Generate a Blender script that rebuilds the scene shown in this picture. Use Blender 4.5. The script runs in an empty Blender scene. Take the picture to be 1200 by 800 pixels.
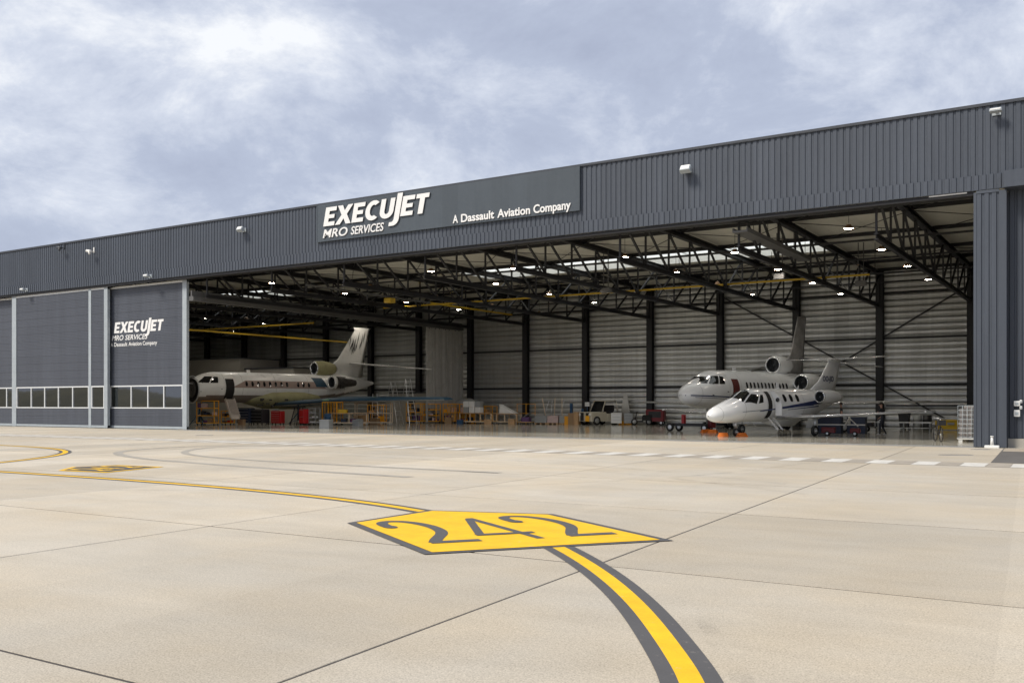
import bpy, bmesh, math, random
from mathutils import Vector, Matrix, Euler
R = math.radians
rnd = random.Random(7)
sc = bpy.context.scene
col = sc.collection

# ------------------------------------------------------------------ camera, sky, sun, exposure
cam = bpy.data.cameras.new('camera'); cam_o = bpy.data.objects.new('camera', cam); col.objects.link(cam_o)
cam_o.location = (0, -41.85, 1.70); cam_o.rotation_euler = (R(90), 0, R(32.38))
cam.sensor_width = 36; cam.lens = 1128.0 / 1200 * 36; cam.shift_y = 73.2 / 1200
cam.clip_start = 0.1; cam.clip_end = 6000
sc.camera = cam_o

SUN_EL, SUN_AZ = 50.0, 215.0      # azimuth clockwise from +Y: the sun stands behind the camera, to its left
world = bpy.data.worlds.new('World'); sc.world = world; world.use_nodes = True
wn, wl = world.node_tree.nodes, world.node_tree.links
wn.clear()
w_out = wn.new('ShaderNodeOutputWorld'); w_bg = wn.new('ShaderNodeBackground'); w_bg.inputs[1].default_value = 0.094
w_sky = wn.new('ShaderNodeTexSky'); w_sky.sky_type = 'NISHITA'; w_sky.sun_disc = False
w_sky.sun_elevation = R(SUN_EL); w_sky.sun_rotation = R(SUN_AZ); w_sky.dust_density = 2.0
w_tc = wn.new('ShaderNodeTexCoord'); w_sep = wn.new('ShaderNodeSeparateXYZ')
wl.new(w_tc.outputs['Generated'], w_sep.inputs[0])
def wmath(op, a, b=None, clamp=False):
    n = wn.new('ShaderNodeMath'); n.operation = op; n.use_clamp = clamp
    for i, v in enumerate((a, b)):
        if v is None: continue
        if isinstance(v, (int, float)): n.inputs[i].default_value = v
        else: wl.new(v, n.inputs[i])
    return n.outputs[0]
# cloud layer: noise over the sky directions, flattened towards the horizon
w_cmb = wn.new('ShaderNodeCombineXYZ'); wl.new(w_sep.outputs[0], w_cmb.inputs[0]); wl.new(w_sep.outputs[1], w_cmb.inputs[1])
wl.new(wmath('MULTIPLY', w_sep.outputs[2], 1.7), w_cmb.inputs[2])
def wnoise(scale, detail, rough, dist, off):
    mp = wn.new('ShaderNodeMapping'); mp.inputs['Location'].default_value = off; wl.new(w_cmb.outputs[0], mp.inputs[0])
    n = wn.new('ShaderNodeTexNoise'); n.inputs['Scale'].default_value = scale; n.inputs['Detail'].default_value = detail
    n.inputs['Roughness'].default_value = rough; n.inputs['Distortion'].default_value = dist
    wl.new(mp.outputs[0], n.inputs['Vector']); return n.outputs['Fac']
n1 = wnoise(1.9, 9, 0.58, 0.35, (5.5, 7.7, 2.0)); n2 = wnoise(5.2, 9, 0.66, 0.25, (7.3, 2.2, 1.3))
w_f = wmath('ADD', wmath('MULTIPLY', n1, 0.55), wmath('MULTIPLY', n2, 0.45))
w_ramp = wn.new('ShaderNodeValToRGB'); wl.new(w_f, w_ramp.inputs[0])
e = w_ramp.color_ramp.elements
e[0].position = 0.36; e[0].color = (2.95, 3.28, 4.25, 1)
e[1].position = 0.605; e[1].color = (7.0, 7.15, 7.4, 1)
m1 = e.new(0.47); m1.color = (3.6, 4.0, 5.0, 1)
m2 = e.new(0.54); m2.color = (5.0, 5.35, 6.15, 1)
w_mix = wn.new('ShaderNodeMix'); w_mix.data_type = 'RGBA'; w_mix.inputs[0].default_value = 0.94
wl.new(w_sky.outputs[0], w_mix.inputs[6]); wl.new(w_ramp.outputs[0], w_mix.inputs[7])
wl.new(w_mix.outputs[2], w_bg.inputs[0]); wl.new(w_bg.outputs[0], w_out.inputs[0])

sun = bpy.data.lights.new('sun', 'SUN'); sun_o = bpy.data.objects.new('sun', sun); col.objects.link(sun_o)
sun.energy = 2.6; sun.angle = R(14); sun.color = (1.0, 0.93, 0.82)
az, el = R(SUN_AZ), R(SUN_EL)
sdir = Vector((math.sin(az) * math.cos(el), math.cos(az) * math.cos(el), math.sin(el)))
sun_o.rotation_euler = sdir.to_track_quat('Z', 'Y').to_euler(); sun_o.location = (-30, -60, 60)

sc.view_settings.view_transform = 'Standard'; sc.view_settings.look = 'None'
sc.view_settings.gamma = 1.0; sc.view_settings.exposure = 0.58; sc.view_settings.use_curve_mapping = False
sc.cycles.use_denoising = True
sc.cycles.max_bounces = 8; sc.cycles.diffuse_bounces = 5; sc.cycles.glossy_bounces = 3
sc.cycles.caustics_reflective = False; sc.cycles.caustics_refractive = False
sc.cycles.sample_clamp_indirect = 6.0

# ------------------------------------------------------------------ helpers
def tag(o, label=None, cat=None, group=None, kind=None):
    if label: o['label'] = label
    if cat: o['category'] = cat
    if group: o['group'] = group
    if kind: o['kind'] = kind
    return o
def empty(name, loc=(0, 0, 0), rz=0.0, label=None, cat=None, group=None):
    o = bpy.data.objects.new(name, None); col.objects.link(o); o.location = loc; o.rotation_euler = (0, 0, rz)
    o.empty_display_size = 0.3
    return tag(o, label, cat, group)
def link(name, mesh, parent=None, loc=(0, 0, 0), rot=(0, 0, 0), scale=(1, 1, 1)):
    o = bpy.data.objects.new(name, mesh); col.objects.link(o)
    o.location = loc; o.rotation_euler = rot; o.scale = scale
    if parent is not None: o.parent = parent
    return o
def copy_tree(o, parent=None):
    c = o.copy(); col.objects.link(c)
    if parent is not None: c.parent = parent
    for ch in o.children: copy_tree(ch, c)
    return c

class MB:
    """collects polygons; build() links them as one mesh object"""
    def __init__(s): s.v = []; s.f = []; s.m = []; s.sm = []
    def quad(s, pts, mi=0, smooth=False):
        b = len(s.v); s.v += [tuple(p) for p in pts]; s.f.append(tuple(range(b, b + len(pts)))); s.m.append(mi); s.sm.append(smooth); return s
    def box(s, x0, x1, y0, y1, z0, z1, mi=0):
        b = len(s.v)
        s.v += [(x0, y0, z0), (x1, y0, z0), (x1, y1, z0), (x0, y1, z0), (x0, y0, z1), (x1, y0, z1), (x1, y1, z1), (x0, y1, z1)]
        for q in ((3, 2, 1, 0), (4, 5, 6, 7), (0, 1, 5, 4), (1, 2, 6, 5), (2, 3, 7, 6), (3, 0, 4, 7)):
            s.f.append(tuple(b + i for i in q)); s.m.append(mi); s.sm.append(False)
        return s
    def bbox(s, x0, x1, y0, y1, z0, z1, c=0.02, mi=0):
        """box with chamfered vertical and top edges"""
        ring = lambda d: [(x0 + d, y0), (x1 - d, y0), (x1, y0 + d), (x1, y1 - d), (x1 - d, y1), (x0 + d, y1), (x0, y1 - d), (x0, y0 + d)]
        rings = [[(x, y, z0) for x, y in ring(c)], [(x, y, z1 - c) for x, y in ring(c)]]
        rings.append([(min(max(x, x0 + c), x1 - c), min(max(y, y0 + c), y1 - c), z1) for x, y in ring(c)])
        b = len(s.v)
        for r_ in rings: s.v += r_
        for k in range(2):
            for i in range(8):
                j = (i + 1) % 8
                s.f.append((b + k * 8 + i, b + k * 8 + j, b + k * 8 + 8 + j, b + k * 8 + 8 + i)); s.m.append(mi); s.sm.append(False)
        s.f.append(tuple(b + 16 + i for i in range(8))); s.m.append(mi); s.sm.append(False)
        s.f.append(tuple(b + 7 - i for i in range(8))); s.m.append(mi); s.sm.append(False)
        return s
    def beam(s, p0, p1, w, h=None, mi=0, up=(0, 0, 1)):
        h = h or w
        p0, p1 = Vector(p0), Vector(p1); d = (p1 - p0).normalized(); u = Vector(up)
        if abs(d.dot(u)) > 0.97: u = Vector((1, 0, 0))
        a = d.cross(u).normalized() * (w / 2); c = a.cross(d).normalized() * (h / 2)
        b = len(s.v)
        for p in (p0, p1): s.v += [tuple(p - a - c), tuple(p + a - c), tuple(p + a + c), tuple(p - a + c)]
        for q in ((3, 2, 1, 0), (4, 5, 6, 7), (0, 1, 5, 4), (1, 2, 6, 5), (2, 3, 7, 6), (3, 0, 4, 7)):
            s.f.append(tuple(b + i for i in q)); s.m.append(mi); s.sm.append(False)
        return s
    def tube(s, p0, p1, r0, r1=None, n=10, mi=0, caps=True, smooth=True):
        r1 = r0 if r1 is None else r1
        p0, p1 = Vector(p0), Vector(p1); d = (p1 - p0).normalized()
        u = Vector((0, 0, 1)) if abs(d.z) < 0.9 else Vector((1, 0, 0))
        a = d.cross(u).normalized(); c = d.cross(a).normalized()
        b = len(s.v)
        for p, r_ in ((p0, r0), (p1, r1)):
            for i in range(n):
                t = 2 * math.pi * i / n; s.v.append(tuple(p + a * (math.cos(t) * r_) + c * (math.sin(t) * r_)))
        for i in range(n):
            j = (i + 1) % n; s.f.append((b + i, b + j, b + n + j, b + n + i)); s.m.append(mi); s.sm.append(smooth)
        if caps:
            s.f.append(tuple(b + n - 1 - i for i in range(n))); s.m.append(mi); s.sm.append(False)
            s.f.append(tuple(b + n + i for i in range(n))); s.m.append(mi); s.sm.append(False)
        return s
    def path(s, pts, r, n=6, mi=0):
        for a, b_ in zip(pts, pts[1:]): s.tube(a, b_, r, r, n, mi)
        return s
    def lathe(s, prof, origin=(0, 0, 0), axis='X', n=24, mi=0, smooth=True):
        b = len(s.v); o = Vector(origin)
        for (t, r_) in prof:
            for i in range(n):
                a = 2 * math.pi * i / n; c, q = math.cos(a) * r_, math.sin(a) * r_
                p = (t, c, q) if axis == 'X' else (c, t, q) if axis == 'Y' else (c, q, t)
                s.v.append(tuple(o + Vector(p)))
        for k in range(len(prof) - 1):
            for i in range(n):
                j = (i + 1) % n
                s.f.append((b + k * n + i, b + k * n + j, b + (k + 1) * n + j, b + (k + 1) * n + i)); s.m.append(mi); s.sm.append(smooth)
        return s
    def prism(s, poly, z0, z1, mi=0):
        b = len(s.v); n = len(poly)
        s.v += [(x, y, z0) for x, y in poly] + [(x, y, z1) for x, y in poly]
        s.f.append(tuple(b + n - 1 - i for i in range(n))); s.f.append(tuple(b + n + i for i in range(n))); s.m += [mi, mi]; s.sm += [False, False]
        for i in range(n):
            j = (i + 1) % n; s.f.append((b + i, b + j, b + n + j, b + n + i)); s.m.append(mi); s.sm.append(False)
        return s
    def mesh(s, name, mats, recalc=True):
        me = bpy.data.meshes.new(name); me.from_pydata(s.v, [], s.f)
        for m_ in (mats if isinstance(mats, (list, tuple)) else [mats]): me.materials.append(m_)
        for p, mi, sm in zip(me.polygons, s.m, s.sm): p.material_index = mi; p.use_smooth = sm
        if recalc:
            bm = bmesh.new(); bm.from_mesh(me); bmesh.ops.recalc_face_normals(bm, faces=bm.faces); bm.to_mesh(me); bm.free()
        return me
    def build(s, name, mats, parent=None, loc=(0, 0, 0), rot=(0, 0, 0), recalc=True):
        return link(name, s.mesh(name, mats, recalc), parent, loc, rot)

# ------------------------------------------------------------------ materials
def mat(name, color, rough=0.6, metal=0.0, spec=0.5, noise=0.0, nscale=3.0, bump=0.0, bscale=40.0, coat=0.0, rand=0.0, dirt=0.0):
    """principled surface with noise-broken colour, roughness and fine relief (world position driven)"""
    m = bpy.data.materials.new(name); m.use_nodes = True
    nt = m.node_tree; n = nt.nodes; l = nt.links; b = n['Principled BSDF']
    b.inputs['Roughness'].default_value = rough; b.inputs['Metallic'].default_value = metal
    b.inputs['Specular IOR Level'].default_value = spec; b.inputs['Coat Weight'].default_value = coat
    b.inputs['Base Color'].default_value = (*color, 1)
    geo = n.new('ShaderNodeTexCoord')
    src = None
    if noise:
        t = n.new('ShaderNodeTexNoise'); t.inputs['Scale'].default_value = nscale; t.inputs['Detail'].default_value = 6; t.inputs['Roughness'].default_value = 0.62
        l.new(geo.outputs['Object'], t.inputs['Vector'])
        r_ = n.new('ShaderNodeMapRange'); r_.inputs['From Min'].default_value = 0.25; r_.inputs['From Max'].default_value = 0.75
        r_.inputs['To Min'].default_value = 1 - noise; r_.inputs['To Max'].default_value = 1 + noise
        l.new(t.outputs['Fac'], r_.inputs['Value'])
        vm = n.new('ShaderNodeVectorMath'); vm.operation = 'SCALE'; vm.inputs[0].default_value = color
        l.new(r_.outputs[0], vm.inputs['Scale']); src = vm.outputs[0]
        r2 = n.new('ShaderNodeMapRange'); r2.inputs['To Min'].default_value = max(0.02, rough * 0.8); r2.inputs['To Max'].default_value = min(1, rough * 1.25)
        l.new(t.outputs['Fac'], r2.inputs['Value']); l.new(r2.outputs[0], b.inputs['Roughness'])
    if rand:
        oi = n.new('ShaderNodeObjectInfo'); r3 = n.new('ShaderNodeMapRange'); r3.inputs['To Min'].default_value = 1 - rand; r3.inputs['To Max'].default_value = 1 + rand
        l.new(oi.outputs['Random'], r3.inputs['Value'])
        vm2 = n.new('ShaderNodeVectorMath'); vm2.operation = 'SCALE'; vm2.inputs[0].default_value = color
        if src is not None: l.new(src, vm2.inputs[0])
        l.new(r3.outputs[0], vm2.inputs['Scale']); src = vm2.outputs[0]
    if src is not None: l.new(src, b.inputs['Base Color'])
    if bump:
        t2 = n.new('ShaderNodeTexNoise'); t2.inputs['Scale'].default_value = bscale; t2.inputs['Detail'].default_value = 4
        l.new(geo.outputs['Object'], t2.inputs['Vector'])
        bp = n.new('ShaderNodeBump'); bp.inputs['Strength'].default_value = bump; bp.inputs['Distance'].default_value = 0.01
        l.new(t2.outputs['Fac'], bp.inputs['Height']); l.new(bp.outputs[0], b.inputs['Normal'])
    return m

def nmath(nt, op, a, b=None, c=None, clamp=False):
    n = nt.nodes.new('ShaderNodeMath'); n.operation = op; n.use_clamp = clamp
    for i, v in enumerate((a, b, c)):
        if v is None: continue
        if isinstance(v, (int, float)): n.inputs[i].default_value = v
        else: nt.links.new(v, n.inputs[i])
    return n.outputs[0]
def nnoise(nt, vec, scale, detail=5, rough=0.6, dist=0.0):
    n = nt.nodes.new('ShaderNodeTexNoise'); n.inputs['Scale'].default_value = scale; n.inputs['Detail'].default_value = detail
    n.inputs['Roughness'].default_value = rough; n.inputs['Distortion'].default_value = dist
    nt.links.new(vec, n.inputs['Vector']); return n.outputs['Fac']
def nmap(nt, v, a, b, c, d):
    n = nt.nodes.new('ShaderNodeMapRange'); nt.links.new(v, n.inputs['Value'])
    for k, x in zip(('From Min', 'From Max', 'To Min', 'To Max'), (a, b, c, d)): n.inputs[k].default_value = x
    return n.outputs[0]
def nscale_vec(nt, vec, s, loc=(0, 0, 0), rot=(0, 0, 0)):
    n = nt.nodes.new('ShaderNodeMapping'); n.inputs['Scale'].default_value = s; n.inputs['Location'].default_value = loc; n.inputs['Rotation'].default_value = rot
    nt.links.new(vec, n.inputs['Vector']); return n.outputs[0]

def concrete(name, color, rough=0.9, lanes=True):
    """broomed apron concrete: lane tone, stains, aggregate speckle, fine broom lines"""
    m = bpy.data.materials.new(name); m.use_nodes = True; nt = m.node_tree; b = nt.nodes['Principled BSDF']; l = nt.links
    geo = nt.nodes.new('ShaderNodeNewGeometry'); P = geo.outputs['Position']
    big = nnoise(nt, nscale_vec(nt, P, (1, 0.45, 1)), 0.12, 5, 0.6)
    mid = nnoise(nt, nscale_vec(nt, P, (0.55, 1.4, 1), rot=(0, 0, R(-4))), 0.9, 6, 0.65, 0.4)
    fine = nnoise(nt, P, 26, 4, 0.75); speck = nnoise(nt, P, 75, 2, 0.6)
    f = nmath(nt, 'MULTIPLY', nmap(nt, big, 0.3, 0.7, 0.89, 1.08), nmap(nt, mid, 0.25, 0.75, 0.90, 1.08))
    f = nmath(nt, 'MULTIPLY', f, nmap(nt, fine, 0.25, 0.75, 0.86, 1.14))
    f = nmath(nt, 'MULTIPLY', f, nmap(nt, speck, 0.36, 0.5, 0.72, 1.0))
    f = nmath(nt, 'MULTIPLY', f, nmap(nt, speck, 0.58, 0.72, 1.0, 1.2))
    # oil and rubber spots
    spot = nnoise(nt, P, 1.7, 3, 0.55)
    f = nmath(nt, 'MULTIPLY', f, nmap(nt, spot, 0.70, 0.78, 1.0, 0.86))
    if lanes:   # paving lanes laid side by side, each its own batch
        sep = nt.nodes.new('ShaderNodeSeparateXYZ'); l.new(P, sep.inputs[0])
        u = nmath(nt, 'ADD', sep.outputs[0], nmath(nt, 'MULTIPLY', nmath(nt, 'ADD', sep.outputs[1], 30.0), 0.072))
        wn_ = nt.nodes.new('ShaderNodeTexWhiteNoise'); wn_.noise_dimensions = '1D'
        l.new(nmath(nt, 'FLOOR', nmath(nt, 'DIVIDE', nmath(nt, 'ADD', u, 1.05), 2.0)), wn_.inputs['W'])
        f = nmath(nt, 'MULTIPLY', f, nmap(nt, wn_.outputs[0], 0, 1, 0.925, 1.06))
    oi = nt.nodes.new('ShaderNodeObjectInfo')
    f = nmath(nt, 'MULTIPLY', f, nmap(nt, oi.outputs['Random'], 0, 1, 0.92, 1.055))
    tint = nt.nodes.new('ShaderNodeMix'); tint.data_type = 'RGBA'
    tint.inputs[6].default_value = (*color, 1); tint.inputs[7].default_value = (color[0] * 1.03, color[1] * 0.98, color[2] * 0.90, 1)
    l.new(nmap(nt, nnoise(nt, P, 0.33, 4), 0.35, 0.65, 0, 1), tint.inputs[0])
    vm = nt.nodes.new('ShaderNodeVectorMath'); vm.operation = 'SCALE'; l.new(tint.outputs[2], vm.inputs[0]); l.new(f, vm.inputs['Scale'])
    l.new(vm.outputs[0], b.inputs['Base Color'])
    b.inputs['Roughness'].default_value = rough; b.inputs['Specular IOR Level'].default_value = 0.3
    broom = nnoise(nt, nscale_vec(nt, P, (2.0, 60, 1)), 1.0, 2, 0.5)
    h = nmath(nt, 'ADD', nmath(nt, 'MULTIPLY', fine, 0.6), nmath(nt, 'MULTIPLY', broom, 0.5))
    bp = nt.nodes.new('ShaderNodeBump'); bp.inputs['Strength'].default_value = 0.35; bp.inputs['Distance'].default_value = 0.01
    l.new(h, bp.inputs['Height']); l.new(bp.outputs[0], b.inputs['Normal'])
    return m

def paint_on_concrete(name, color, wear=0.12, rough=0.7):
    """road paint: scuffed and thinned where the noise says, aggregate showing"""
    m = bpy.data.materials.new(name); m.use_nodes = True; nt = m.node_tree; b = nt.nodes['Principled BSDF']; l = nt.links
    P = nt.nodes.new('ShaderNodeNewGeometry').outputs['Position']
    a = nnoise(nt, P, 2.2, 6, 0.7); s = nnoise(nt, P, 60, 3, 0.7)
    f = nmath(nt, 'MULTIPLY', nmap(nt, a, 0.3, 0.7, 1 - wear, 1 + wear * 0.5), nmap(nt, s, 0.3, 0.7, 0.93, 1.05))
    vm = nt.nodes.new('ShaderNodeVectorMath'); vm.operation = 'SCALE'; vm.inputs[0].default_value = color; l.new(f, vm.inputs['Scale'])
    mx = nt.nodes.new('ShaderNodeMix'); mx.data_type = 'RGBA'; l.new(vm.outputs[0], mx.inputs[6]); mx.inputs[7].default_value = (0.44, 0.40, 0.33, 1)
    chip = nmath(nt, 'MULTIPLY', nmap(nt, nnoise(nt, P, 9, 5, 0.75), 0.62, 0.72, 0, 1), wear * 4, clamp=True)
    l.new(chip, mx.inputs[0]); l.new(mx.outputs[2], b.inputs['Base Color']); b.inputs['Roughness'].default_value = rough
    bp = nt.nodes.new('ShaderNodeBump'); bp.inputs['Strength'].default_value = 0.25; bp.inputs['Distance'].default_value = 0.006
    l.new(s, bp.inputs['Height']); l.new(bp.outputs[0], b.inputs['Normal'])
    return m

def cladding_mat(name, color, rough=0.45, streak=0.10, ribs=0.0):
    """coated steel sheet: sheet-to-sheet tone, rain streaks, dust; optional fine horizontal micro ribs as relief"""
    m = bpy.data.materials.new(name); m.use_nodes = True; nt = m.node_tree; b = nt.nodes['Principled BSDF']; l = nt.links
    P = nt.nodes.new('ShaderNodeNewGeometry').outputs['Position']
    st = nnoise(nt, nscale_vec(nt, P, (1.6, 1.6, 0.10)), 2.0, 5, 0.65); bg = nnoise(nt, P, 0.22, 4, 0.6); gr = nnoise(nt, P, 9, 5, 0.7)
    f = nmath(nt, 'MULTIPLY', nmap(nt, st, 0.3, 0.7, 1 - streak, 1 + streak), nmap(nt, bg, 0.3, 0.7, 0.94, 1.07))
    f = nmath(nt, 'MULTIPLY', f, nmap(nt, gr, 0.3, 0.7, 0.96, 1.04))
    sep = nt.nodes.new('ShaderNodeSeparateXYZ'); l.new(P, sep.inputs[0])
    wn_ = nt.nodes.new('ShaderNodeTexWhiteNoise'); wn_.noise_dimensions = '1D'
    l.new(nmath(nt, 'FLOOR', nmath(nt, 'DIVIDE', sep.outputs[0], 1.065)), wn_.inputs['W'])
    f = nmath(nt, 'MULTIPLY', f, nmap(nt, wn_.outputs[0], 0, 1, 0.94, 1.06))
    oi = nt.nodes.new('ShaderNodeObjectInfo'); f = nmath(nt, 'MULTIPLY', f, nmap(nt, oi.outputs['Random'], 0, 1, 0.97, 1.03))
    vm = nt.nodes.new('ShaderNodeVectorMath'); vm.operation = 'SCALE'; vm.inputs[0].default_value = color; l.new(f, vm.inputs['Scale'])
    l.new(vm.outputs[0], b.inputs['Base Color']); l.new(nmap(nt, gr, 0.3, 0.7, rough * 0.85, rough * 1.2), b.inputs['Roughness'])
    b.inputs['Specular IOR Level'].default_value = 0.4
    if ribs:
        w = nmath(nt, 'SINE', nmath(nt, 'MULTIPLY', sep.outputs[2], 2 * math.pi / ribs))
        bp = nt.nodes.new('ShaderNodeBump'); bp.inputs['Strength'].default_value = 0.35; bp.inputs['Distance'].default_value = 0.01
        l.new(w, bp.inputs['Height']); l.new(bp.outputs[0], b.inputs['Normal'])
    return m

M = {}
M['apron'] = concrete('apron_concrete', (0.51, 0.465, 0.39))
M['ground'] = concrete('ground_concrete', (0.44, 0.39, 0.32), lanes=False)
M['joint'] = mat('joint_sealant', (0.055, 0.047, 0.04), 0.8, noise=0.3, nscale=4)
M['asphalt'] = mat('asphalt_patch', (0.115, 0.108, 0.10), 0.9, noise=0.18, nscale=2.0, bump=0.5, bscale=60)
M['yellow'] = paint_on_concrete('yellow_paint', (0.83, 0.485, 0.002), 0.15)
M['dark'] = paint_on_concrete('dark_paint', (0.085, 0.082, 0.082), 0.10)
M['white_paint'] = paint_on_concrete('white_paint', (0.64, 0.62, 0.57), 0.24)
M['grey_paint'] = paint_on_concrete('faded_grey_paint', (0.37, 0.33, 0.275), 0.2)
M['ghost'] = paint_on_concrete('ground_off_paint', (0.36, 0.33, 0.28), 0.25)
def rubber_mark():
    m = bpy.data.materials.new('rubber_mark'); m.use_nodes = True; nt = m.node_tree; b = nt.nodes['Principled BSDF']; l = nt.links
    P = nt.nodes.new('ShaderNodeNewGeometry').outputs['Position']; b.inputs['Base Color'].default_value = (0.07, 0.065, 0.06, 1); b.inputs['Roughness'].default_value = 0.8
    a = nmath(nt, 'MULTIPLY', nmap(nt, nnoise(nt, P, 42, 4, 0.75), 0.45, 0.72, 0, 0.5), nmap(nt, nnoise(nt, P, 1.6, 3, 0.6), 0.40, 0.70, 0.0, 1.0))
    l.new(a, b.inputs['Alpha']); return m
M['rubber_mark'] = rubber_mark()
M['fascia'] = cladding_mat('fascia_sheet', (0.066, 0.077, 0.097))
M['door'] = cladding_mat('door_panel', (0.068, 0.076, 0.095), ribs=0.11)
M['signpanel'] = cladding_mat('sign_panel', (0.068, 0.083, 0.099), streak=0.05)
M['trim'] = mat('dark_trim', (0.045, 0.05, 0.06), 0.45, noise=0.1)
M['galv'] = mat('grey_door_frame', (0.36, 0.40, 0.43), 0.5, noise=0.10, nscale=2, rand=0.04)
M['winframe'] = mat('white_window_frame', (0.68, 0.70, 0.71), 0.45, noise=0.05)
M['black_steel'] = mat('black_steel', (0.012, 0.012, 0.014), 0.55, noise=0.2, nscale=3)
M['beam_grey'] = mat('grey_track_beam', (0.10, 0.10, 0.10), 0.6, noise=0.15)
M['rail_yellow'] = mat('yellow_crane_rail', (0.55, 0.36, 0.02), 0.5, noise=0.15)
M['tray'] = cladding_mat('grey_wall_tray', (0.56, 0.565, 0.55), rough=0.45, streak=0.10)
M['tray'].node_tree.nodes['Principled BSDF'].inputs['Metallic'].default_value = 0.78
M['deck'] = cladding_mat('roof_deck_sheet', (0.58, 0.57, 0.51), rough=0.6, streak=0.06)
M['curtain'] = mat('grey_curtain', (0.38, 0.375, 0.36), 0.8, noise=0.15, nscale=1.5)
M['block'] = mat('plaster_block', (0.36, 0.34, 0.30), 0.85, noise=0.08, nscale=0.6)
M['white'] = mat('white_enamel', (0.75, 0.75, 0.73), 0.35, noise=0.04)
M['lettering'] = mat('white_lettering', (0.80, 0.80, 0.79), 0.5, noise=0.03)
M['letterside'] = mat('letter_return', (0.10, 0.11, 0.12), 0.5)
M['rubber'] = mat('black_rubber', (0.018, 0.018, 0.018), 0.75, noise=0.2, nscale=8)
M['steel'] = mat('bare_steel', (0.50, 0.50, 0.50), 0.32, metal=0.9, noise=0.12, nscale=5)
M['alu'] = mat('brushed_aluminium', (0.62, 0.63, 0.64), 0.35, metal=0.8, noise=0.08)
def floor_mat():
    m = bpy.data.materials.new('sealed_hangar_floor'); m.use_nodes = True; nt = m.node_tree; b = nt.nodes['Principled BSDF']; l = nt.links
    P = nt.nodes.new('ShaderNodeNewGeometry').outputs['Position']
    big = nnoise(nt, P, 0.25, 5, 0.6); mid = nnoise(nt, P, 2.5, 5, 0.7)
    f = nmath(nt, 'MULTIPLY', nmap(nt, big, 0.3, 0.7, 0.9, 1.1), nmap(nt, mid, 0.3, 0.7, 0.92, 1.08))
    vm = nt.nodes.new('ShaderNodeVectorMath'); vm.operation = 'SCALE'; vm.inputs[0].default_value = (0.44, 0.42, 0.36); l.new(f, vm.inputs['Scale'])
    l.new(vm.outputs[0], b.inputs['Base Color']); l.new(nmap(nt, mid, 0.3, 0.7, 0.07, 0.17), b.inputs['Roughness'])
    b.inputs['Specular IOR Level'].default_value = 0.6
    bp = nt.nodes.new('ShaderNodeBump'); bp.inputs['Strength'].default_value = 0.05; bp.inputs['Distance'].default_value = 0.02
    l.new(nnoise(nt, P, 1.2, 3), bp.inputs['Height']); l.new(bp.outputs[0], b.inputs['Normal'])
    return m
M['floor'] = floor_mat()
def glass_mat():
    m = bpy.data.materials.new('window_glass'); m.use_nodes = True; nt = m.node_tree; b = nt.nodes['Principled BSDF']
    b.inputs['Base Color'].default_value = (0.012, 0.015, 0.014, 1); b.inputs['Roughness'].default_value = 0.03
    b.inputs['Specular IOR Level'].default_value = 1.0; b.inputs['IOR'].default_value = 1.9
    P = nt.nodes.new('ShaderNodeNewGeometry').outputs['Position']
    bp = nt.nodes.new('ShaderNodeBump'); bp.inputs['Strength'].default_value = 0.04; bp.inputs['Distance'].default_value = 0.02
    nt.links.new(nnoise(nt, P, 0.9, 2), bp.inputs['Height']); nt.links.new(bp.outputs[0], b.inputs['Normal'])
    return m
M['glass'] = glass_mat()
M['cockpit'] = mat('cockpit_glass', (0.012, 0.013, 0.014), 0.06, spec=0.8)
def skylight_mat():
    m = bpy.data.materials.new('translucent_rooflight'); m.use_nodes = True; nt = m.node_tree; n = nt.nodes; n.clear(); l = nt.links
    o = n.new('ShaderNodeOutputMaterial'); t = n.new('ShaderNodeBsdfTranslucent'); tr = n.new('ShaderNodeBsdfTransparent'); mx = n.new('ShaderNodeMixShader')
    t.inputs[0].default_value = (0.85, 0.87, 0.85, 1); tr.inputs[0].default_value = (0.9, 0.92, 0.9, 1); mx.inputs[0].default_value = 0.45
    l.new(t.outputs[0], mx.inputs[1]); l.new(tr.outputs[0], mx.inputs[2]); l.new(mx.outputs[0], o.inputs[0]); return m
M['skylight'] = skylight_mat()
def emit_mat(name, color, strength):
    m = bpy.data.materials.new(name); m.use_nodes = True; b = m.node_tree.nodes['Principled BSDF']
    b.inputs['Base Color'].default_value = (*color, 1); b.inputs['Emission Color'].default_value = (*color, 1); b.inputs['Emission Strength'].default_value = strength
    return m
M['lamp_glow'] = emit_mat('lamp_tube', (1.0, 0.90, 0.77), 70.0)
M['lamp_dish'] = mat('bronze_lamp_dish', (0.20, 0.11, 0.05), 0.45, metal=0.4)
M['grass'] = mat('grass_bank', (0.085, 0.075, 0.045), 0.9, noise=0.7, nscale=0.07)

# ------------------------------------------------------------------ ground, apron, markings
g = MB(); g.quad([(-2500, -2500, -0.03), (2500, -2500, -0.03), (2500, 2500, -0.03), (-2500, 2500, -0.03)])
tag(g.build('ground', M['ground']), 'wide pale concrete airfield ground around the hangar', None, None, 'structure')

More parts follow.
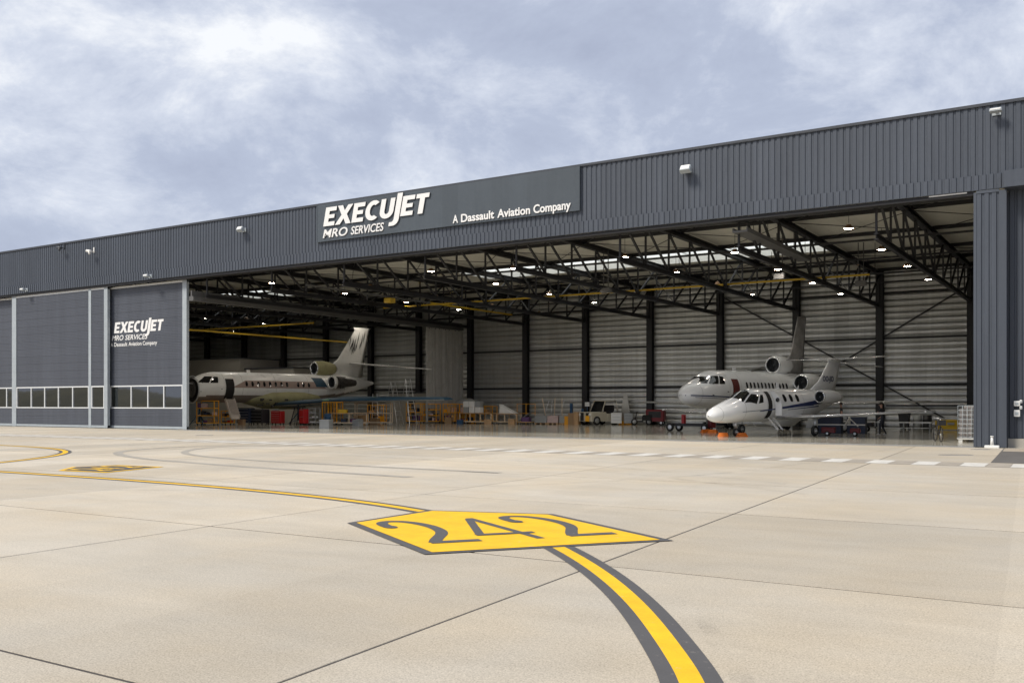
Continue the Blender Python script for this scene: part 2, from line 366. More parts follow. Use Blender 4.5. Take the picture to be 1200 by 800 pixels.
SK = -0.072                                    # the cross joints run a few degrees off square
def skx(u, y): return u + SK * (y + 30.0)
YJ = [-49.0, -43.5, -38.12, -32.77, -27.4, -22.03, -16.66, -11.3, -5.9, -0.52]
UJ = [-4.9 + 6.03 * k for k in range(-14, 5)]
apron = tag(empty('apron', (0, 0, 0)), 'broad pale concrete apron of jointed slabs in front of the hangar', None, None, 'structure')
bed = MB(); bed.quad([(skx(UJ[0], -49), -49, -0.0045), (skx(UJ[-1], -49), -49, -0.0045), (skx(UJ[-1], -0.5), -0.5, -0.0045), (skx(UJ[0], -0.5), -0.5, -0.0045)])
bed.build('joint_bed', M['joint'], apron)
def jw_u(u): return 0.0125 if abs(u + 4.9) < 0.1 else 0.012
def jw_y(y): return 0.014 if y < -36 else 0.022 if y < -30 else 0.028 if y < -25 else 0.034
for j in range(len(YJ) - 1):
    for i in range(len(UJ) - 1):
        y0, y1 = YJ[j] + jw_y(YJ[j]), YJ[j + 1] - jw_y(YJ[j + 1]); u0, u1 = UJ[i] + jw_u(UJ[i]), UJ[i + 1] - jw_u(UJ[i + 1])
        if j == len(YJ) - 2: y1 = YJ[-1]
        dz = rnd.uniform(-0.0012, 0.0012); c_ = 0.006
        b_ = MB(); lo = [(skx(u0, y0), y0), (skx(u1, y0), y0), (skx(u1, y1), y1), (skx(u0, y1), y1)]
        hi = [(skx(u0 + c_, y0), y0 + c_), (skx(u1 - c_, y0), y0 + c_), (skx(u1 - c_, y1), y1 - c_), (skx(u0 + c_, y1), y1 - c_)]
        b_.v = [(x, y, -0.019) for x, y in lo] + [(x, y, dz - 0.006) for x, y in lo] + [(x, y, dz) for x, y in hi]
        for k in range(4):
            q = (k + 1) % 4; b_.f += [(k, q, 4 + q, 4 + k), (4 + k, 4 + q, 8 + q, 8 + k)]
        b_.f.append((8, 9, 10, 11)); b_.m = [0] * 9; b_.sm = [False] * 9
        b_.build('slab', M['apron'], apron)

def crom(pts, n=8):
    out = []; P = [Vector((*p, 0)) for p in pts]; P = [P[0] * 2 - P[1]] + P + [P[-1] * 2 - P[-2]]
    for i in range(1, len(P) - 2):
        for k in range(n):
            t = k / n; a, b_, c_, d = P[i - 1], P[i], P[i + 1], P[i + 2]
            out.append(0.5 * ((2 * b_) + (c_ - a) * t + (2 * a - 5 * b_ + 4 * c_ - d) * t * t + (3 * b_ - a - 3 * c_ + d) * t ** 3))
    out.append(P[-2]); return out
def ribbon(mb, pts, off0, off1, z0, z1):
    """flat painted strip between two offsets from a centre line, a few millimetres thick"""
    L, Rr = [], []
    for i, p in enumerate(pts):
        d = (pts[min(i + 1, len(pts) - 1)] - pts[max(i - 1, 0)]).normalized(); nrm = Vector((-d.y, d.x, 0))
        L.append(p + nrm * off0); Rr.append(p + nrm * off1)
    for i in range(len(pts) - 1):
        mb.quad([(L[i].x, L[i].y, z1), (L[i + 1].x, L[i + 1].y, z1), (Rr[i + 1].x, Rr[i + 1].y, z1), (Rr[i].x, Rr[i].y, z1)])
    return mb
def relax(c, n=60):
    for _ in range(n): c = [c[0]] + [(c[i - 1] + c[i] * 2 + c[i + 1]) / 4 for i in range(1, len(c) - 1)] + [c[-1]]
    return c
def taxi_line(name, pts, label, w=0.085, b_=0.20):
    c = relax(crom(pts)); o = empty(name, (0, 0, 0), 0, label, 'painted line', 'yellow guide lines on the apron')
    for s in (-1, 1): ribbon(MB(), c, s * b_, s * w, 0, 0.005).build('dark_border', M['dark'], o, recalc=False)
    ribbon(MB(), c, -w, w, 0, 0.005).build('yellow_stripe', M['yellow'], o, recalc=False)
    return o
taxi_line('guide_line', [(-62, -30.2), (-45, -29.2), (-33, -28.6), (-23.66, -28.3), (-20.58, -28.22), (-17.25, -28.3), (-14.46, -28.5), (-11.75, -28.95), (-10.05, -29.42), (-8.6, -30.05)],
          'yellow guide line with thin dark borders leaving the far tip of the painted 242')
taxi_line('guide_line', [(-5.85, -31.72), (-5.5, -32.05), (-4.53, -33.03), (-3.64, -34.15), (-3.05, -34.98), (-2.56, -35.75), (-2.19, -36.30), (-1.82, -37.1), (-1.5, -38.2), (-1.3, -39.6), (-1.22, -41.5), (-1.2, -46)],
          'curving yellow guide line with wide dark borders between the 242 and the viewer', 0.078, 0.195)
taxi_line('guide_line', [(-52, -19.9), (-45, -19.5), (-38.7, -19.55), (-35.6, -19.85), (-33.2, -20.55), (-31.3, -21.6), (-29.6, -23.1), (-28.3, -24.9), (-27.3, -26.5), (-26.6, -28.3)],
          'yellow guide line bending back in a hairpin in front of the grey doors')
def ghost(pts, label, w=0.16):
    c = crom(pts); o = MB(); ribbon(o, c, -w, w, 0, 0.0042)
    tag(o.build('ground_off_line', M['ghost'], recalc=False), label, 'faded line', 'ground-off old guide lines')
ghost([(-27, -12.6), (-30.0, -13.9), (-31.4, -16.2), (-31.3, -18.2), (-30.5, -19.9), (-29.1, -21.2), (-26.85, -22.3), (-23.97, -23.06), (-19.49, -23.75), (-14, -24.2)], 'grey hairpin trace of a removed line nearest the yellow hairpin')
ghost([(-26, -13.0), (-29.2, -14.4), (-30.1, -15.6), (-29.5, -17.56), (-27.89, -19.4), (-25.75, -20.6), (-22.59, -21.4), (-18.83, -21.7), (-13, -21.9)], 'second grey hairpin trace of a removed line, nearer the open hangar', 0.13)

def tyre(pts, label, w=0.11):
    o = MB(); ribbon(o, crom(pts), -w, w, 0, 0.0065); tag(o.build('tyre_mark', M['rubber_mark'], recalc=False), label, 'tyre mark', 'black tyre marks on the apron')
tyre([(-2.75, -34.7), (-2.45, -35.25), (-2.1, -35.85), (-1.8, -36.5), (-1.5, -37.4)], 'speckled black tyre mark along the right edge of the curving yellow line', .07)
tyre([(-40, -17.5), (-30, -16.2), (-20, -16.6), (-12, -18.4), (-6, -21.5)], 'faint long tyre mark in front of the white block line', .13)
tyre([(-38, -19.2), (-28, -17.7), (-19, -18.2), (-11, -20.2), (-5, -23.6)], 'second faint tyre mark beside the long one', .13)
tyre([(-26, -33), (-18, -30.5), (-12, -26.5), (-8.5, -20), (-7.5, -10), (-7.4, -1)], 'faint tyre mark curving in towards the jets', .12)

# the 242 stand marking: a square with a pointed end
PA, PU, PV = Vector((-6.64, -33.15)), Vector((1.87, 2.44)), Vector((-2.64, 1.66))
def uv(u, v, z=0.0): p = PA + PU * u + PV * v; return (p.x, p.y, z)
stand = empty('stand_marking', (-6.64, -33.15, 0), 0, 'large yellow pointed stand marking reading 242 with dark edge', 'ground marking')
inv = Matrix.Translation((6.64, 33.15, 0))
def flat(name, polys, z, m, parent, org=(-6.64, -33.15)):
    b_ = MB()
    for k, p in enumerate(polys): b_.quad([(x - org[0], y - org[1], z + (0.0004 * p[0][2])) for x, y, _ in p])
    return b_.build(name, m, parent)
flat('border', [[uv(*p) for p in ((-.018, -.012), (1.018, -.012), (1.018, 1.008), (.515, 1.392), (-.018, 1.008))]], 0.009, M['dark'], stand)
flat('plate', [[uv(*p) for p in ((.022, .020), (.978, .020), (.978, .992), (.515, 1.345), (.022, .992))]], 0.013, M['yellow'], stand)
def stroke_polys(pts, w, f=uv, lv=0):
    P = [Vector(f(*p)).to_2d() for p in pts]; L, Rr = [], []
    for i, p in enumerate(P):
        d0 = (P[i] - P[i - 1]).normalized() if i else (P[1] - P[0]).normalized()
        d1 = (P[i + 1] - P[i]).normalized() if i < len(P) - 1 else d0
        d = (d0 + d1).normalized(); n_ = Vector((-d.y, d.x)); k = w / 2 / max(0.5, n_.dot(Vector((-d0.y, d0.x))))
        L.append(p + n_ * k); Rr.append(p - n_ * k)
    return [[(L[i].x, L[i].y, lv), (L[i + 1].x, L[i + 1].y, 0), (Rr[i + 1].x, Rr[i + 1].y, 0), (Rr[i].x, Rr[i].y, 0)] for i in range(len(P) - 1)]
TWO = [(0.02, .76), (0.0, .82), (.04, .90), (.17, .955), (.36, .97), (.60, .95), (.80, .88), (.91, .78), (.92, .68), (.84, .57), (.68, .48), (.46, .40), (.24, .32), (.08, .25)]
def digit_two(u0, u1):
    f = lambda a, v: uv(u0 + (u1 - u0) * a, v)
    pts = crom(TWO, 4); ps = stroke_polys([(p.x, p.y) for p in pts], 0.165, f)
    ps += stroke_polys([(-0.02, .252), (1.08, .252)], 0.18, f, 3)
    dot = [f(0.02 + 0.17 * math.cos(t), .775 + 0.052 * math.sin(t)) for t in [i * math.pi / 5 for i in range(10)]]
    dot = [(a, b_, 6) for a, b_, _ in dot]
    return ps + [dot]
flat('digit', digit_two(.105, .295), 0.017, M['dark'], stand)
flat('digit', digit_two(.70, .895), 0.017, M['dark'], stand)
flat('digit', stroke_polys([(.556, .215), (.556, .965)], 0.115) + stroke_polys([(.545, .94), (.372, .40)], 0.12, uv, 3) + stroke_polys([(.352, .398), (.612, .398)], 0.15, uv, 6), 0.017, M['dark'], stand)

# second, dark marking further off, yellow digits
O2 = (-22.6, -26.2)
st2 = empty('stand_marking', (O2[0], O2[1], 0), 0, 'dark pointed stand marking with yellow edge and figures, beyond the long yellow line', 'ground marking')
def uv2(u, v, z=0.0): return (-21.75 - 1.75 * v * 0.93 + (u - .5) * -0.62 + 0.15, -26.95 + (u - .5) * 2.0 + 1.0 + v * -0.18 - 0.1, z)
flat('border', [[uv2(*p) for p in ((-.06, -.05), (1.06, -.05), (1.06, 1.0), (.5, 1.40), (-.06, 1.0))]], 0.009, M['yellow'], st2, O2)
flat('plate', [[uv2(*p) for p in ((.02, .03), (.98, .03), (.98, .97), (.5, 1.30), (.02, .97))]], 0.013, M['dark'], st2, O2)
for u0, u1 in ((.12, .30), (.68, .86)):
    f = lambda a, v, u0=u0, u1=u1: uv2(u0 + (u1 - u0) * a, v)
    flat('digit', stroke_polys([(p.x, p.y) for p in crom(TWO, 2)], 0.13, f) + stroke_polys([(0, .25), (1.05, .25)], 0.13, f, 3), 0.017, M['yellow'], st2, O2)
flat('digit', stroke_polys([(.50, .22), (.50, .95)], 0.11, uv2) + stroke_polys([(.49, .93), (.38, .42)], 0.11, uv2, 3) + stroke_polys([(.37, .42), (.56, .42)], 0.11, uv2, 6), 0.017, M['yellow'], st2, O2)

# chequered white edge line across the apron
edge = empty('edge_line', (0, 0, 0), 0, 'broken white edge line of square blocks along the hangar front', 'painted line')
dash_w = MB(); dash_w.quad([(0, 0, 0.005), (0.63, 0, 0.005), (0.56, 1.75, 0.005), (-0.07, 1.75, 0.005)]); dash_wm = dash_w.mesh('dash', M['white_paint'])
dash_d = MB(); dash_d.quad([(0, 0, 0.005), (0.60, 0, 0.005), (0.53, 1.75, 0.005), (-0.07, 1.75, 0.005)]); dash_dm = dash_d.mesh('dash_gap', M['grey_paint'])
x = -6.30 - 1.255 * 60
while x < 5:
    link('white_block', dash_wm, edge, (x, -12.98 + rnd.uniform(-.03, .03), 0)); link('grey_block', dash_dm, edge, (x + 0.64, -12.98, 0)); x += 1.255

asp = MB(); asp.prism([(-3.84, -0.53), (-3.22, -10.9), (16, -10.9), (16, -0.53)], 0.0, 0.008)
tag(asp.build('asphalt_path', M['asphalt']), 'dark asphalt strip leading to the side wall past the ribbed pillar', None, None, 'structure')
asp2 = MB(); asp2.prism([(-3.80, -0.62), (-3.62, -3.3), (16, -3.3), (16, -0.62)], 0.008, 0.012)
asp2.build('concrete_band', M['ground'], bpy.data.objects['asphalt_path'])
for (xa, ya, xb, yb, lab) in ((-5.15, -7.08, -4.24, -6.5, 'long dark drain slot in the concrete in front of the pillar'), (-4.75, -2.26, -4.18, -1.9, 'short dark drain slot just before the pillar foot'), (-42.34, -7.0, -41.56, -6.5, 'small grey drain cover in front of the doorway at the door edge')):
    d = Vector((xb - xa, yb - ya)); L_ = d.length
    o = empty('drain_cover', (xa, ya, 0), math.atan2(d.y, d.x), lab, 'drain', 'drain covers in the apron')
    MB().box(0, L_, -.11, -.07, 0, .014).box(0, L_, .07, .11, 0, .014).box(0, .04, -.07, .07, 0, .014).box(L_ - .04, L_, -.07, .07, 0, .014).build('frame', M['steel'], o)
    gr = MB(); k = 0.06
    while k < L_ - .06: gr.box(k, k + .025, -.07, .07, 0.002, .012); k += .06
    gr.build('grate', M['joint'], o)

# grassy bank and trees behind the viewer, seen mirrored in the door windows
bank = MB(); NB = 130
for i in range(NB):
    for k in range(6):
        def bp_(a, c):
            X = -760 + a * 7.5; Yb = -175 - c * 9
            hgt = (0, 5.0, 8.5, 10.5, 9.0, 0)[c] if c < 6 else 0
            return (X, Yb, -0.03 + hgt * (0.75 + 0.30 * math.sin(a * 0.37 + 1.3) * math.sin(a * 0.11 + c * .4)))
        if k < 5: bank.quad([bp_(i, k), bp_(i + 1, k), bp_(i + 1, k + 1), bp_(i, k + 1)], 0, True)
tag(bank.build('grass_bank_terrain', M['grass']), 'low grassy bank far behind the viewer', None, None, 'structure')

# ------------------------------------------------------------------ hangar
HX0, HX1, HD, HT = -96.0, 12.0, 31.45, 13.48
hangar = empty('hangar', (-40, 0, 0), 0, 'long dark grey aircraft hangar with one side of its front standing open', 'hangar')
OFF = (40, 0, 0)      # children are modelled in world coordinates and shifted back under the hangar's base
class HB(MB):
    def build(s, name, mats, parent=hangar, recalc=True, **k): return MB.build(s, name, mats, parent, OFF if parent is hangar else (0, 0, 0), recalc=recalc)
def corr_x(mb, x0, x1, z0, z1, yo, yi, pitch=0.2662, ph=0.0, a=0.150, s=0.022, gr=0.07):
    """vertical-rib sheet facing -y"""
    xs = []; k = math.floor((x0 - ph) / pitch); x = ph + k * pitch
    while x < x1:
        for dx, yy in ((0, yo), (a, yo), (a + s, yi), (a + s + gr, yi)):
            xx = x + dx
            if x0 <= xx <= x1: xs.append((xx, yy))
        x += pitch
    if xs[0][0] > x0 + 1e-4: xs = [(x0, xs[0][1])] + xs
    if xs[-1][0] < x1 - 1e-4: xs.append((x1, xs[-1][1]))
    for (xa, ya), (xb, yb) in zip(xs, xs[1:]): mb.quad([(xa, ya, z0), (xb, yb, z0), (xb, yb, z1), (xa, ya, z1)])
    return mb
f_ = HB(); corr_x(f_, HX0, HX1, 10.66, HT - 0.10, -0.034, 0.0); f_.build('fascia_cladding', M['fascia'], recalc=False)
f_ = HB(); corr_x(f_, HX0, -3.86, 10.10, 10.68, -0.068, -0.032, ph=0.12); f_.build('lower_cladding_band', M['fascia'], recalc=False)
HB().box(HX0, HX1, 0.004, 0.20, 10.14, HT - 0.06).build('fascia_backing', M['trim'])
HB().box(HX0 - .1, HX1 + .1, -0.09, 0.30, HT - 0.115, HT).build('coping', M['trim'])
HB().box(HX0, HX1, -0.062, -0.002, 10.085, 10.10).build('drip_edge', M['trim'])
HB().box(HX0, -4.95, 0.02, 0.055, 9.93, 10.085).box(-53, -4.95, 0.055, 0.62, 9.93, 10.08).build('door_header', M['black_steel'])
HB().box(-6.6, -5.2, -0.02, 0.018, 10.03, 10.075).build('header_light_strip', M['white'])
# ribbed pillar right of the opening and recessed wall beyond it
p_ = HB(); corr_x(p_, -4.85, -4.05, 0.02, 9.95, -0.10, -0.06, ph=-4.83); p_.build('pillar_cladding', M['fascia'], recalc=False)
HB().box(-4.95, -4.85, -0.12, 0.55, 0.015, 10.0).box(-4.05, -3.79, -0.12, 0.55, 0.015, 10.0).box(-4.85, -4.05, -0.05, 0.55, 0.015, 10.0).box(-4.85, -4.05, -0.118, -0.05, 9.95, 10.06).build('pillar_core', M['fascia'])
HB().box(-3.86, HX1, -0.42, 0.5, 10.04, 10.68).build('side_lintel', M['fascia'])
w_ = HB(); corr_x(w_, -3.79, HX1, 0.36, 10.04, 0.44, 0.485); w_.build('side_wall_cladding', M['fascia'], recalc=False)
HB().box(-3.79, HX1, 0.50, 0.8, 0.0, 10.1).build('side_wall_core', M['trim'])
HB().box(-3.78, HX1, 0.36, 0.498, 0.0, 0.35).build('plinth', M['block'])
HB().box(-2.8, -2.6, 0.8, HD + .4, 0.0, 11.6).build('end_wall', M['tray'])
HB().box(HX0 - .2, HX0, 0.2, HD + .4, 0.0, 11.6).build('end_wall', M['tray'])
# back wall of grey trays, bay by bay, black columns and girts
COLX = [-8.8 - 6.0 * k for k in range(14)]
def trays(x0, x1):
    b_ = HB(); z = 0.0
    while z < 11.55:
        for q in range(8):
            za, zb = .44 * q / 8, .44 * (q + 1) / 8; ya, yb = [-.03 + .03 * math.cos(2 * math.pi * t / 8) + .010 * math.cos(4 * math.pi * t / 8) for t in (q, q + 1)]
            b_.quad([(x0, HD + ya, z + za), (x1, HD + ya, z + za), (x1, HD + yb, z + zb), (x0, HD + yb, z + zb)])
        z += 0.44
    return b_.build('back_wall_tray', M['tray'], recalc=False)
edges = [-2.8] + COLX + [HX0]
for a, b_ in zip(edges, edges[1:]): trays(b_ + 0.004, a - 0.004)
HB().box(HX0, -2.6, HD + 0.02, HD + 0.3, 0, 11.7).build('back_wall_core', M['trim'])
colm = HB()
colm.box(-.25, .25, -.22, -.185, 0, 11.3).box(-.25, .25, .185, .22, 0, 11.3).box(-.02, .02, -.185, .185, 0, 11.3).box(-.32, .32, -.30, .27, 0, .03)
colm = colm.mesh('column', M['black_steel'])
for cx in COLX: link('column', colm, hangar, (cx + 40, HD - 0.36, 0))
for z in (3.08, 6.42, 9.7): HB().beam((HX0, HD - .15, z), (-2.8, HD - .15, z), 0.11, 0.13).build('girt', M['black_steel'])
HB().beam((-14.4, HD - .17, 1.59), (-2.8, HD - .17, 1.59), 0.10, 0.11).build('girt', M['black_steel'])
for p0, p1 in (((-26.5, 10.05), (-10.5, 0.7)), ((-9.2, 9.75), (-20.5, 2.95))):
    HB().beam((p0[0], HD - .28, p0[1]), (p1[0], HD - .28, p1[1]), 0.10, 0.10).build('wall_brace', M['black_steel'])
# roof deck with a long rooflight
def deck(x0, x1, y0, y1):
    b_ = HB(); y = y0
    while y < y1 - 1e-3:
        ye = min(y + 0.30, y1)
        for (ya, za), (yb, zb) in zip(((0, 0), (.14, 0), (.18, .11), (.26, .11)), ((.14, 0), (.18, .11), (.26, .11), (.30, 0))):
            ya_, yb_ = min(y + ya, ye), min(y + yb, ye)
            if yb_ > ya_: b_.quad([(x0, ya_, 11.42 + za), (x1, ya_, 11.42 + za), (x1, yb_, 11.42 + zb), (x0, yb_, 11.42 + zb)])
        y = ye
    return b_.build('roof_deck', M['deck'], recalc=False)
SKY = [(-41.5, -15.4), (-72.0, -62.0)]; SY0, SY1 = 16.2, 20.4
deck(HX0, -2.6, 0.2, SY0); deck(HX0, -2.6, SY1, HD + .3)
for a, b_ in ((HX0, -72.0), (-62.0, -41.5), (-15.4, -2.6)): deck(a, b_, SY0, SY1)
for a, b_ in SKY:
    HB().box(a, b_, SY0 - .06, SY0, 11.40, 12.0).box(a, b_, SY1, SY1 + .06, 11.40, 12.0).box(a - .06, a, SY0 - .06, SY1 + .06, 11.40, 12.0).box(b_, b_ + .06, SY0 - .06, SY1 + .06, 11.40, 12.0).build('rooflight_curb', M['white'])
    n_ = round((b_ - a) / 3.2); st = (b_ - a) / n_
    for i in range(n_):
        HB().box(a + i * st + .03, a + (i + 1) * st - .03, SY0, SY1, 11.96, 11.985).build('rooflight_pane', M['skylight'])
        HB().box(a + i * st - .03, a + i * st + .03, SY0, SY1, 11.92, 12.01).build('rooflight_bar', M['winframe'])
# roof trusses
TZ0, TZ1, TY0, TY1, NP = 8.78, 11.08, 0.75, 31.0, 10
chord_b = MB().box(-.10, .10, TY0, TY1 - .25, -.13, -.10).box(-.10, .10, TY0, TY1 - .25, .10, .13).box(-.015, .015, TY0, TY1 - .25, -.10, .10).mesh('bottom_chord', M['black_steel'])
chord_t = MB().box(-.15, .15, TY0, TY1 - .15, -.16, -.12).box(-.15, .15, TY0, TY1 - .15, .12, .16).box(-.02, .02, TY0, TY1 - .15, -.12, .12).mesh('top_chord', M['black_steel'])
memb = MB().box(-.045, .045, -.045, .045, 0, 1).mesh('web_member', M['black_steel'])
def web(parent, p0, p1, w=1.0):
    d = Vector(p1) - Vector(p0)
    o = link('web_member', memb, parent, p0, (0, 0, 0), (w, w, d.length)); o.rotation_euler = d.to_track_quat('Z', 'Y').to_euler(); return o
def truss(X):
    t = empty('roof_truss', (X + 40, 0, 0)); t.parent = hangar
    link('bottom_chord', chord_b, t, (0, 0, TZ0)); link('top_chord', chord_t, t, (0, 0, TZ1))
    st = (TY1 - TY0 - .3) / NP
    for i in range(NP + 1):
        y = TY0 + .1 + i * st
        web(t, (0, y, TZ0 + .1), (0, y, TZ1 - .1), 1.0)
        if i < NP:
            lo, hi = ((y + st, TZ0 + .1), (y, TZ1 - .1)) if i < NP / 2 else ((y, TZ0 + .1), (y + st, TZ1 - .1))
            web(t, (0, *lo), (0, *hi), 1.15)
    return t
for cx in COLX: truss(cx)
# purlins and tie rods under the deck
for y in (2.2, 8.4, 14.9, 21.6, 26.3, 30.6):
    HB().beam((HX0, y, 11.31), (-2.8, y, 11.31), 0.16, 0.19).build('purlin', M['black_steel'])
for y in (8.4, 14.9, 21.6, 26.3):
    HB().beam((HX0, y, 9.9), (-2.8, y, 9.9), 0.08, 0.10).build('tie_beam', M['black_steel'])
for cx in [-2.8] + COLX[:8]:
    for ya, yb in ((2.2, 8.4), (8.4, 14.9), (21.6, 26.3)):
        HB().tube((cx, ya, 11.15), (cx - 6, yb, 11.15), .022, n=5).build('tie_rod', M['black_steel'])
        HB().tube((cx, yb, 11.17), (cx - 6, ya, 11.17), .022, n=5).build('tie_rod', M['black_steel'])
for cx in COLX[1:8]:
    for y in (21.6,):
        HB().beam((cx, y + .2, TZ0 + .1), (cx - 1.9, y + .2, 11.2), .07).build('strut', M['beam_grey'])
# sliding door track beam, curtain and wall of the closed bay
HB().box(-51.9, -51.5, 0.3, 31.0, 8.48, 8.78).box(-51.76, -51.64, .3, 31.0, 8.78, 9.15).build('track_beam', M['beam_grey'])
# ---- sliding doors
def door_leaf(xa, xb, y, posts, bays, seed):
    leaf = empty('door_leaf', (40, y, 0)); leaf.parent = hangar
    for (a, b_) in posts: MB().box(a, b_, -.045, .16, .02, 9.95).build('post', M['galv'], leaf)
    MB().box(xa, xb, -.03, .15, .03, .19).build('bottom_rail', M['galv'], leaf)
    MB().box(xa, xb, -.03, .15, 9.80, 9.94).build('top_rail', M['winframe'], leaf)
    MB().box(xa + .1, xb - .1, .09, .14, .19, 1.40).box(xa + .1, xb - .1, .09, .14, 2.98, 9.8).build('core', M['trim'], leaf)
    for (a, b_, divs) in bays:
        zs = [(.20, .79), (.80, 1.385)] + [(3.0 + i * .566, 3.0 + (i + 1) * .566 - .007) for i in range(12)]
        for z0, z1 in zs:
            MB().bbox(a + .006, b_ - .006, -.012, .09, z0, z1, .006).build('panel', M['door'], leaf)
        fr = MB().box(a + .01, b_ - .01, -.03, .09, 1.392, 1.47).box(a + .01, b_ - .01, -.03, .09, 2.90, 2.988)
        xs = [a + .01] + divs + [b_ - .01]
        for i, xx in enumerate(xs):
            l_, r_ = (xx, xx + .08) if i == 0 else (xx - .08, xx) if i == len(xs) - 1 else (xx - .045, xx + .045)
            fr.box(l_, r_, -.028, .09, 1.47, 2.90)
        fr.build('window_frame', M['winframe'], leaf)
        for p, q in zip(xs, xs[1:]):
            pn = MB().box(p + .03, q - .03, .035, .05, 1.46, 2.91).build('pane', M['glass'], leaf)
            pn.rotation_euler = (R(rnd.uniform(-.12, .12)), 0, 0)
    return leaf
door_leaf(-60.85, -52.36, .50, [(-52.78, -52.36)], [(-60.6, -52.78, [-58.2, -56.39, -54.71])], 1)
door_leaf(-72.20, -60.33, .16, [(-72.2, -71.63), (-62.52, -62.23), (-60.73, -60.33)], [(-71.63, -62.52, [-69.68, -67.94, -66.21, -64.46]), (-62.23, -60.73, [])], 2)
door_leaf(-83.9, -72.0, .50, [(-83.9, -83.5)], [(-83.5, -72.2, [-81.6, -79.9, -78.1, -76.4, -74.9, -73.57])], 3)
door_leaf(-95.9, -83.7, .16, [(-95.9, -95.4), (-84.1, -83.7)], [(-95.4, -84.1, [-93, -91, -89, -87])], 4)
# interior floor
fl = MB(); fl.prism([(HX0, -0.515), (-2.6, -0.515), (-2.6, HD + .3), (HX0, HD + .3)], -0.03, 0.003)
tag(fl.build('hangar_floor', M['floor']), 'glossy sealed grey floor inside the hangar', None, None, 'structure')
MB().box(-52.4, -4.96, -0.03, 0.05, 0.0, 0.012).box(-52.4, -4.96, 0.40, 0.47, 0.0, 0.012).build('door_rail', M['steel'], bpy.data.objects['hangar_floor'])

# ------------------------------------------------------------------ lettering
def text_mesh(s, size=1.0, extrude=0.0, offset=0.0, shear=0.0):
    cu = bpy.data.curves.new('lettering', 'FONT'); cu.body = s; cu.size = size; cu.extrude = extrude; cu.offset = offset; cu.shear = shear; cu.resolution_u = 4
    o = bpy.data.objects.new('lettering_source', cu); col.objects.link(o)
    dg = bpy.context.evaluated_depsgraph_get(); me = bpy.data.meshes.new_from_object(o.evaluated_get(dg))
    bpy.data.objects.remove(o); bpy.data.curves.remove(cu)
    if not len(me.vertices): return None
    x0 = min(v.co.x for v in me.vertices)
    for v in me.vertices: v.co.x -= x0
    return me
def place_text(s, x0, x1, z, h, y, parent, m, bold=0.02, shear=0.0, depth=0.0, name='lettering'):
    """one word on a facade plane: cap height h, between x0 and x1 (parent space)"""
    me = text_mesh(s, 1.0, depth, bold, shear)
    if me is None: return None
    w = max(v.co.x for v in me.vertices); cap = 0.729
    me.materials.clear(); me.materials.append(m)
    return link(name, me, parent, (x0, y, z), (R(90), 0, 0), ((x1 - x0) / w, h / cap, 1.0))
def arc(cx, cy, rx, ry, a0, a1, n=12): return [(cx + rx * math.cos(R(a0 + (a1 - a0) * i / n)), cy + ry * math.sin(R(a0 + (a1 - a0) * i / n))) for i in range(n + 1)]
T_ = .215
GL = {
 'E': (.60, [(0, 0), (.60, 0), (.60, T_), (.235, T_), (.235, .40), (.54, .40), (.54, .60), (.235, .60), (.235, 1 - T_), (.60, 1 - T_), (.60, 1), (0, 1)]),
 'X': (.80, [(-.03, 0), (.24, 0), (.40, .30), (.56, 0), (.83, 0), (.545, .51), (.81, 1), (.55, 1), (.40, .715), (.26, 1), (-.01, 1), (.26, .50)]),
 'C': (.70, arc(.40, .5, .40, .515, 48, 312, 18) + arc(.40, .5, .165, .29, 300, 60, 14)),
 'U': (.70, [(0, 1), (0, .40)] + arc(.35, .36, .35, .375, 180, 360, 14)[1:] + [(.70, 1), (.47, 1)] + arc(.35, .38, .118, .17, 360, 180, 10) + [(.235, 1)]),
 'J': (.30, [(.04, 1.20), (.30, 1.20), (.30, -.10)] + arc(.02, -.10, .28, .33, 0, -82, 8)[1:] + [(-.17, -.43), (-.17, -.235)] + arc(-.06, -.06, .10, .17, -90, 0, 6) ),
 'T': (.62, [(0, 1), (.62, 1), (.62, 1 - T_), (.43, 1 - T_), (.43, 0), (.19, 0), (.19, 1 - T_), (0, 1 - T_)]),
}
def execujet(x0, x1, z, h, y, parent, depth):
    adv = []; x = 0
    gaps = {4: .04, 5: .05}
    for i, ch in enumerate('EXECUJET'):
        adv.append(x); x += GL[ch][0] + gaps.get(i, .07)
    tot = x - .07; sh = .22
    k = (x1 - x0 - sh * h) / tot
    for i, ch in enumerate('EXECUJET'):
        poly = [((a + adv[i]) * k + b_ * h * sh, b_ * h) for a, b_ in GL[ch][1]]
        b_ = MB(); n = len(poly)
        b_.v = [(p[0], 0, p[1]) for p in poly] + [(p[0], depth, p[1]) for p in poly]
        b_.f.append(tuple(range(n))); b_.m.append(0)
        for q in range(n): b_.f.append((q, (q + 1) % n, n + (q + 1) % n, n + q)); b_.m.append(1)
        b_.sm = [False] * len(b_.f)
        b_.build('letter', [M['lettering'], M['letterside'] if depth > .03 else M['lettering']], parent, (x0, y, z))
sign = empty('hangar_sign', (-31.3, -0.16, 11.2), 0, 'dark sign panel on the fascia, raised white lettering EXECUJET MRO SERVICES', 'sign')
MB().box(-8.70, 8.75, 0.0, 0.105, 0.0, 2.17).box(-8.75, -8.70, -.01, .105, 0, 2.19).box(8.75, 8.80, -.01, .105, 0, 2.19).build('panel', M['signpanel'], sign)
execujet(-8.16, -.36, .86, 1.08, -.075, sign, .07)
place_text('MRO', -8.22, -6.30, .20, .50, -.03, sign, M['lettering'], .014, .22, .02)
place_text('SERVICES', -6.05, -3.60, .20, .47, -.03, sign, M['lettering'], .012, .22, .02)
xx = 1.15
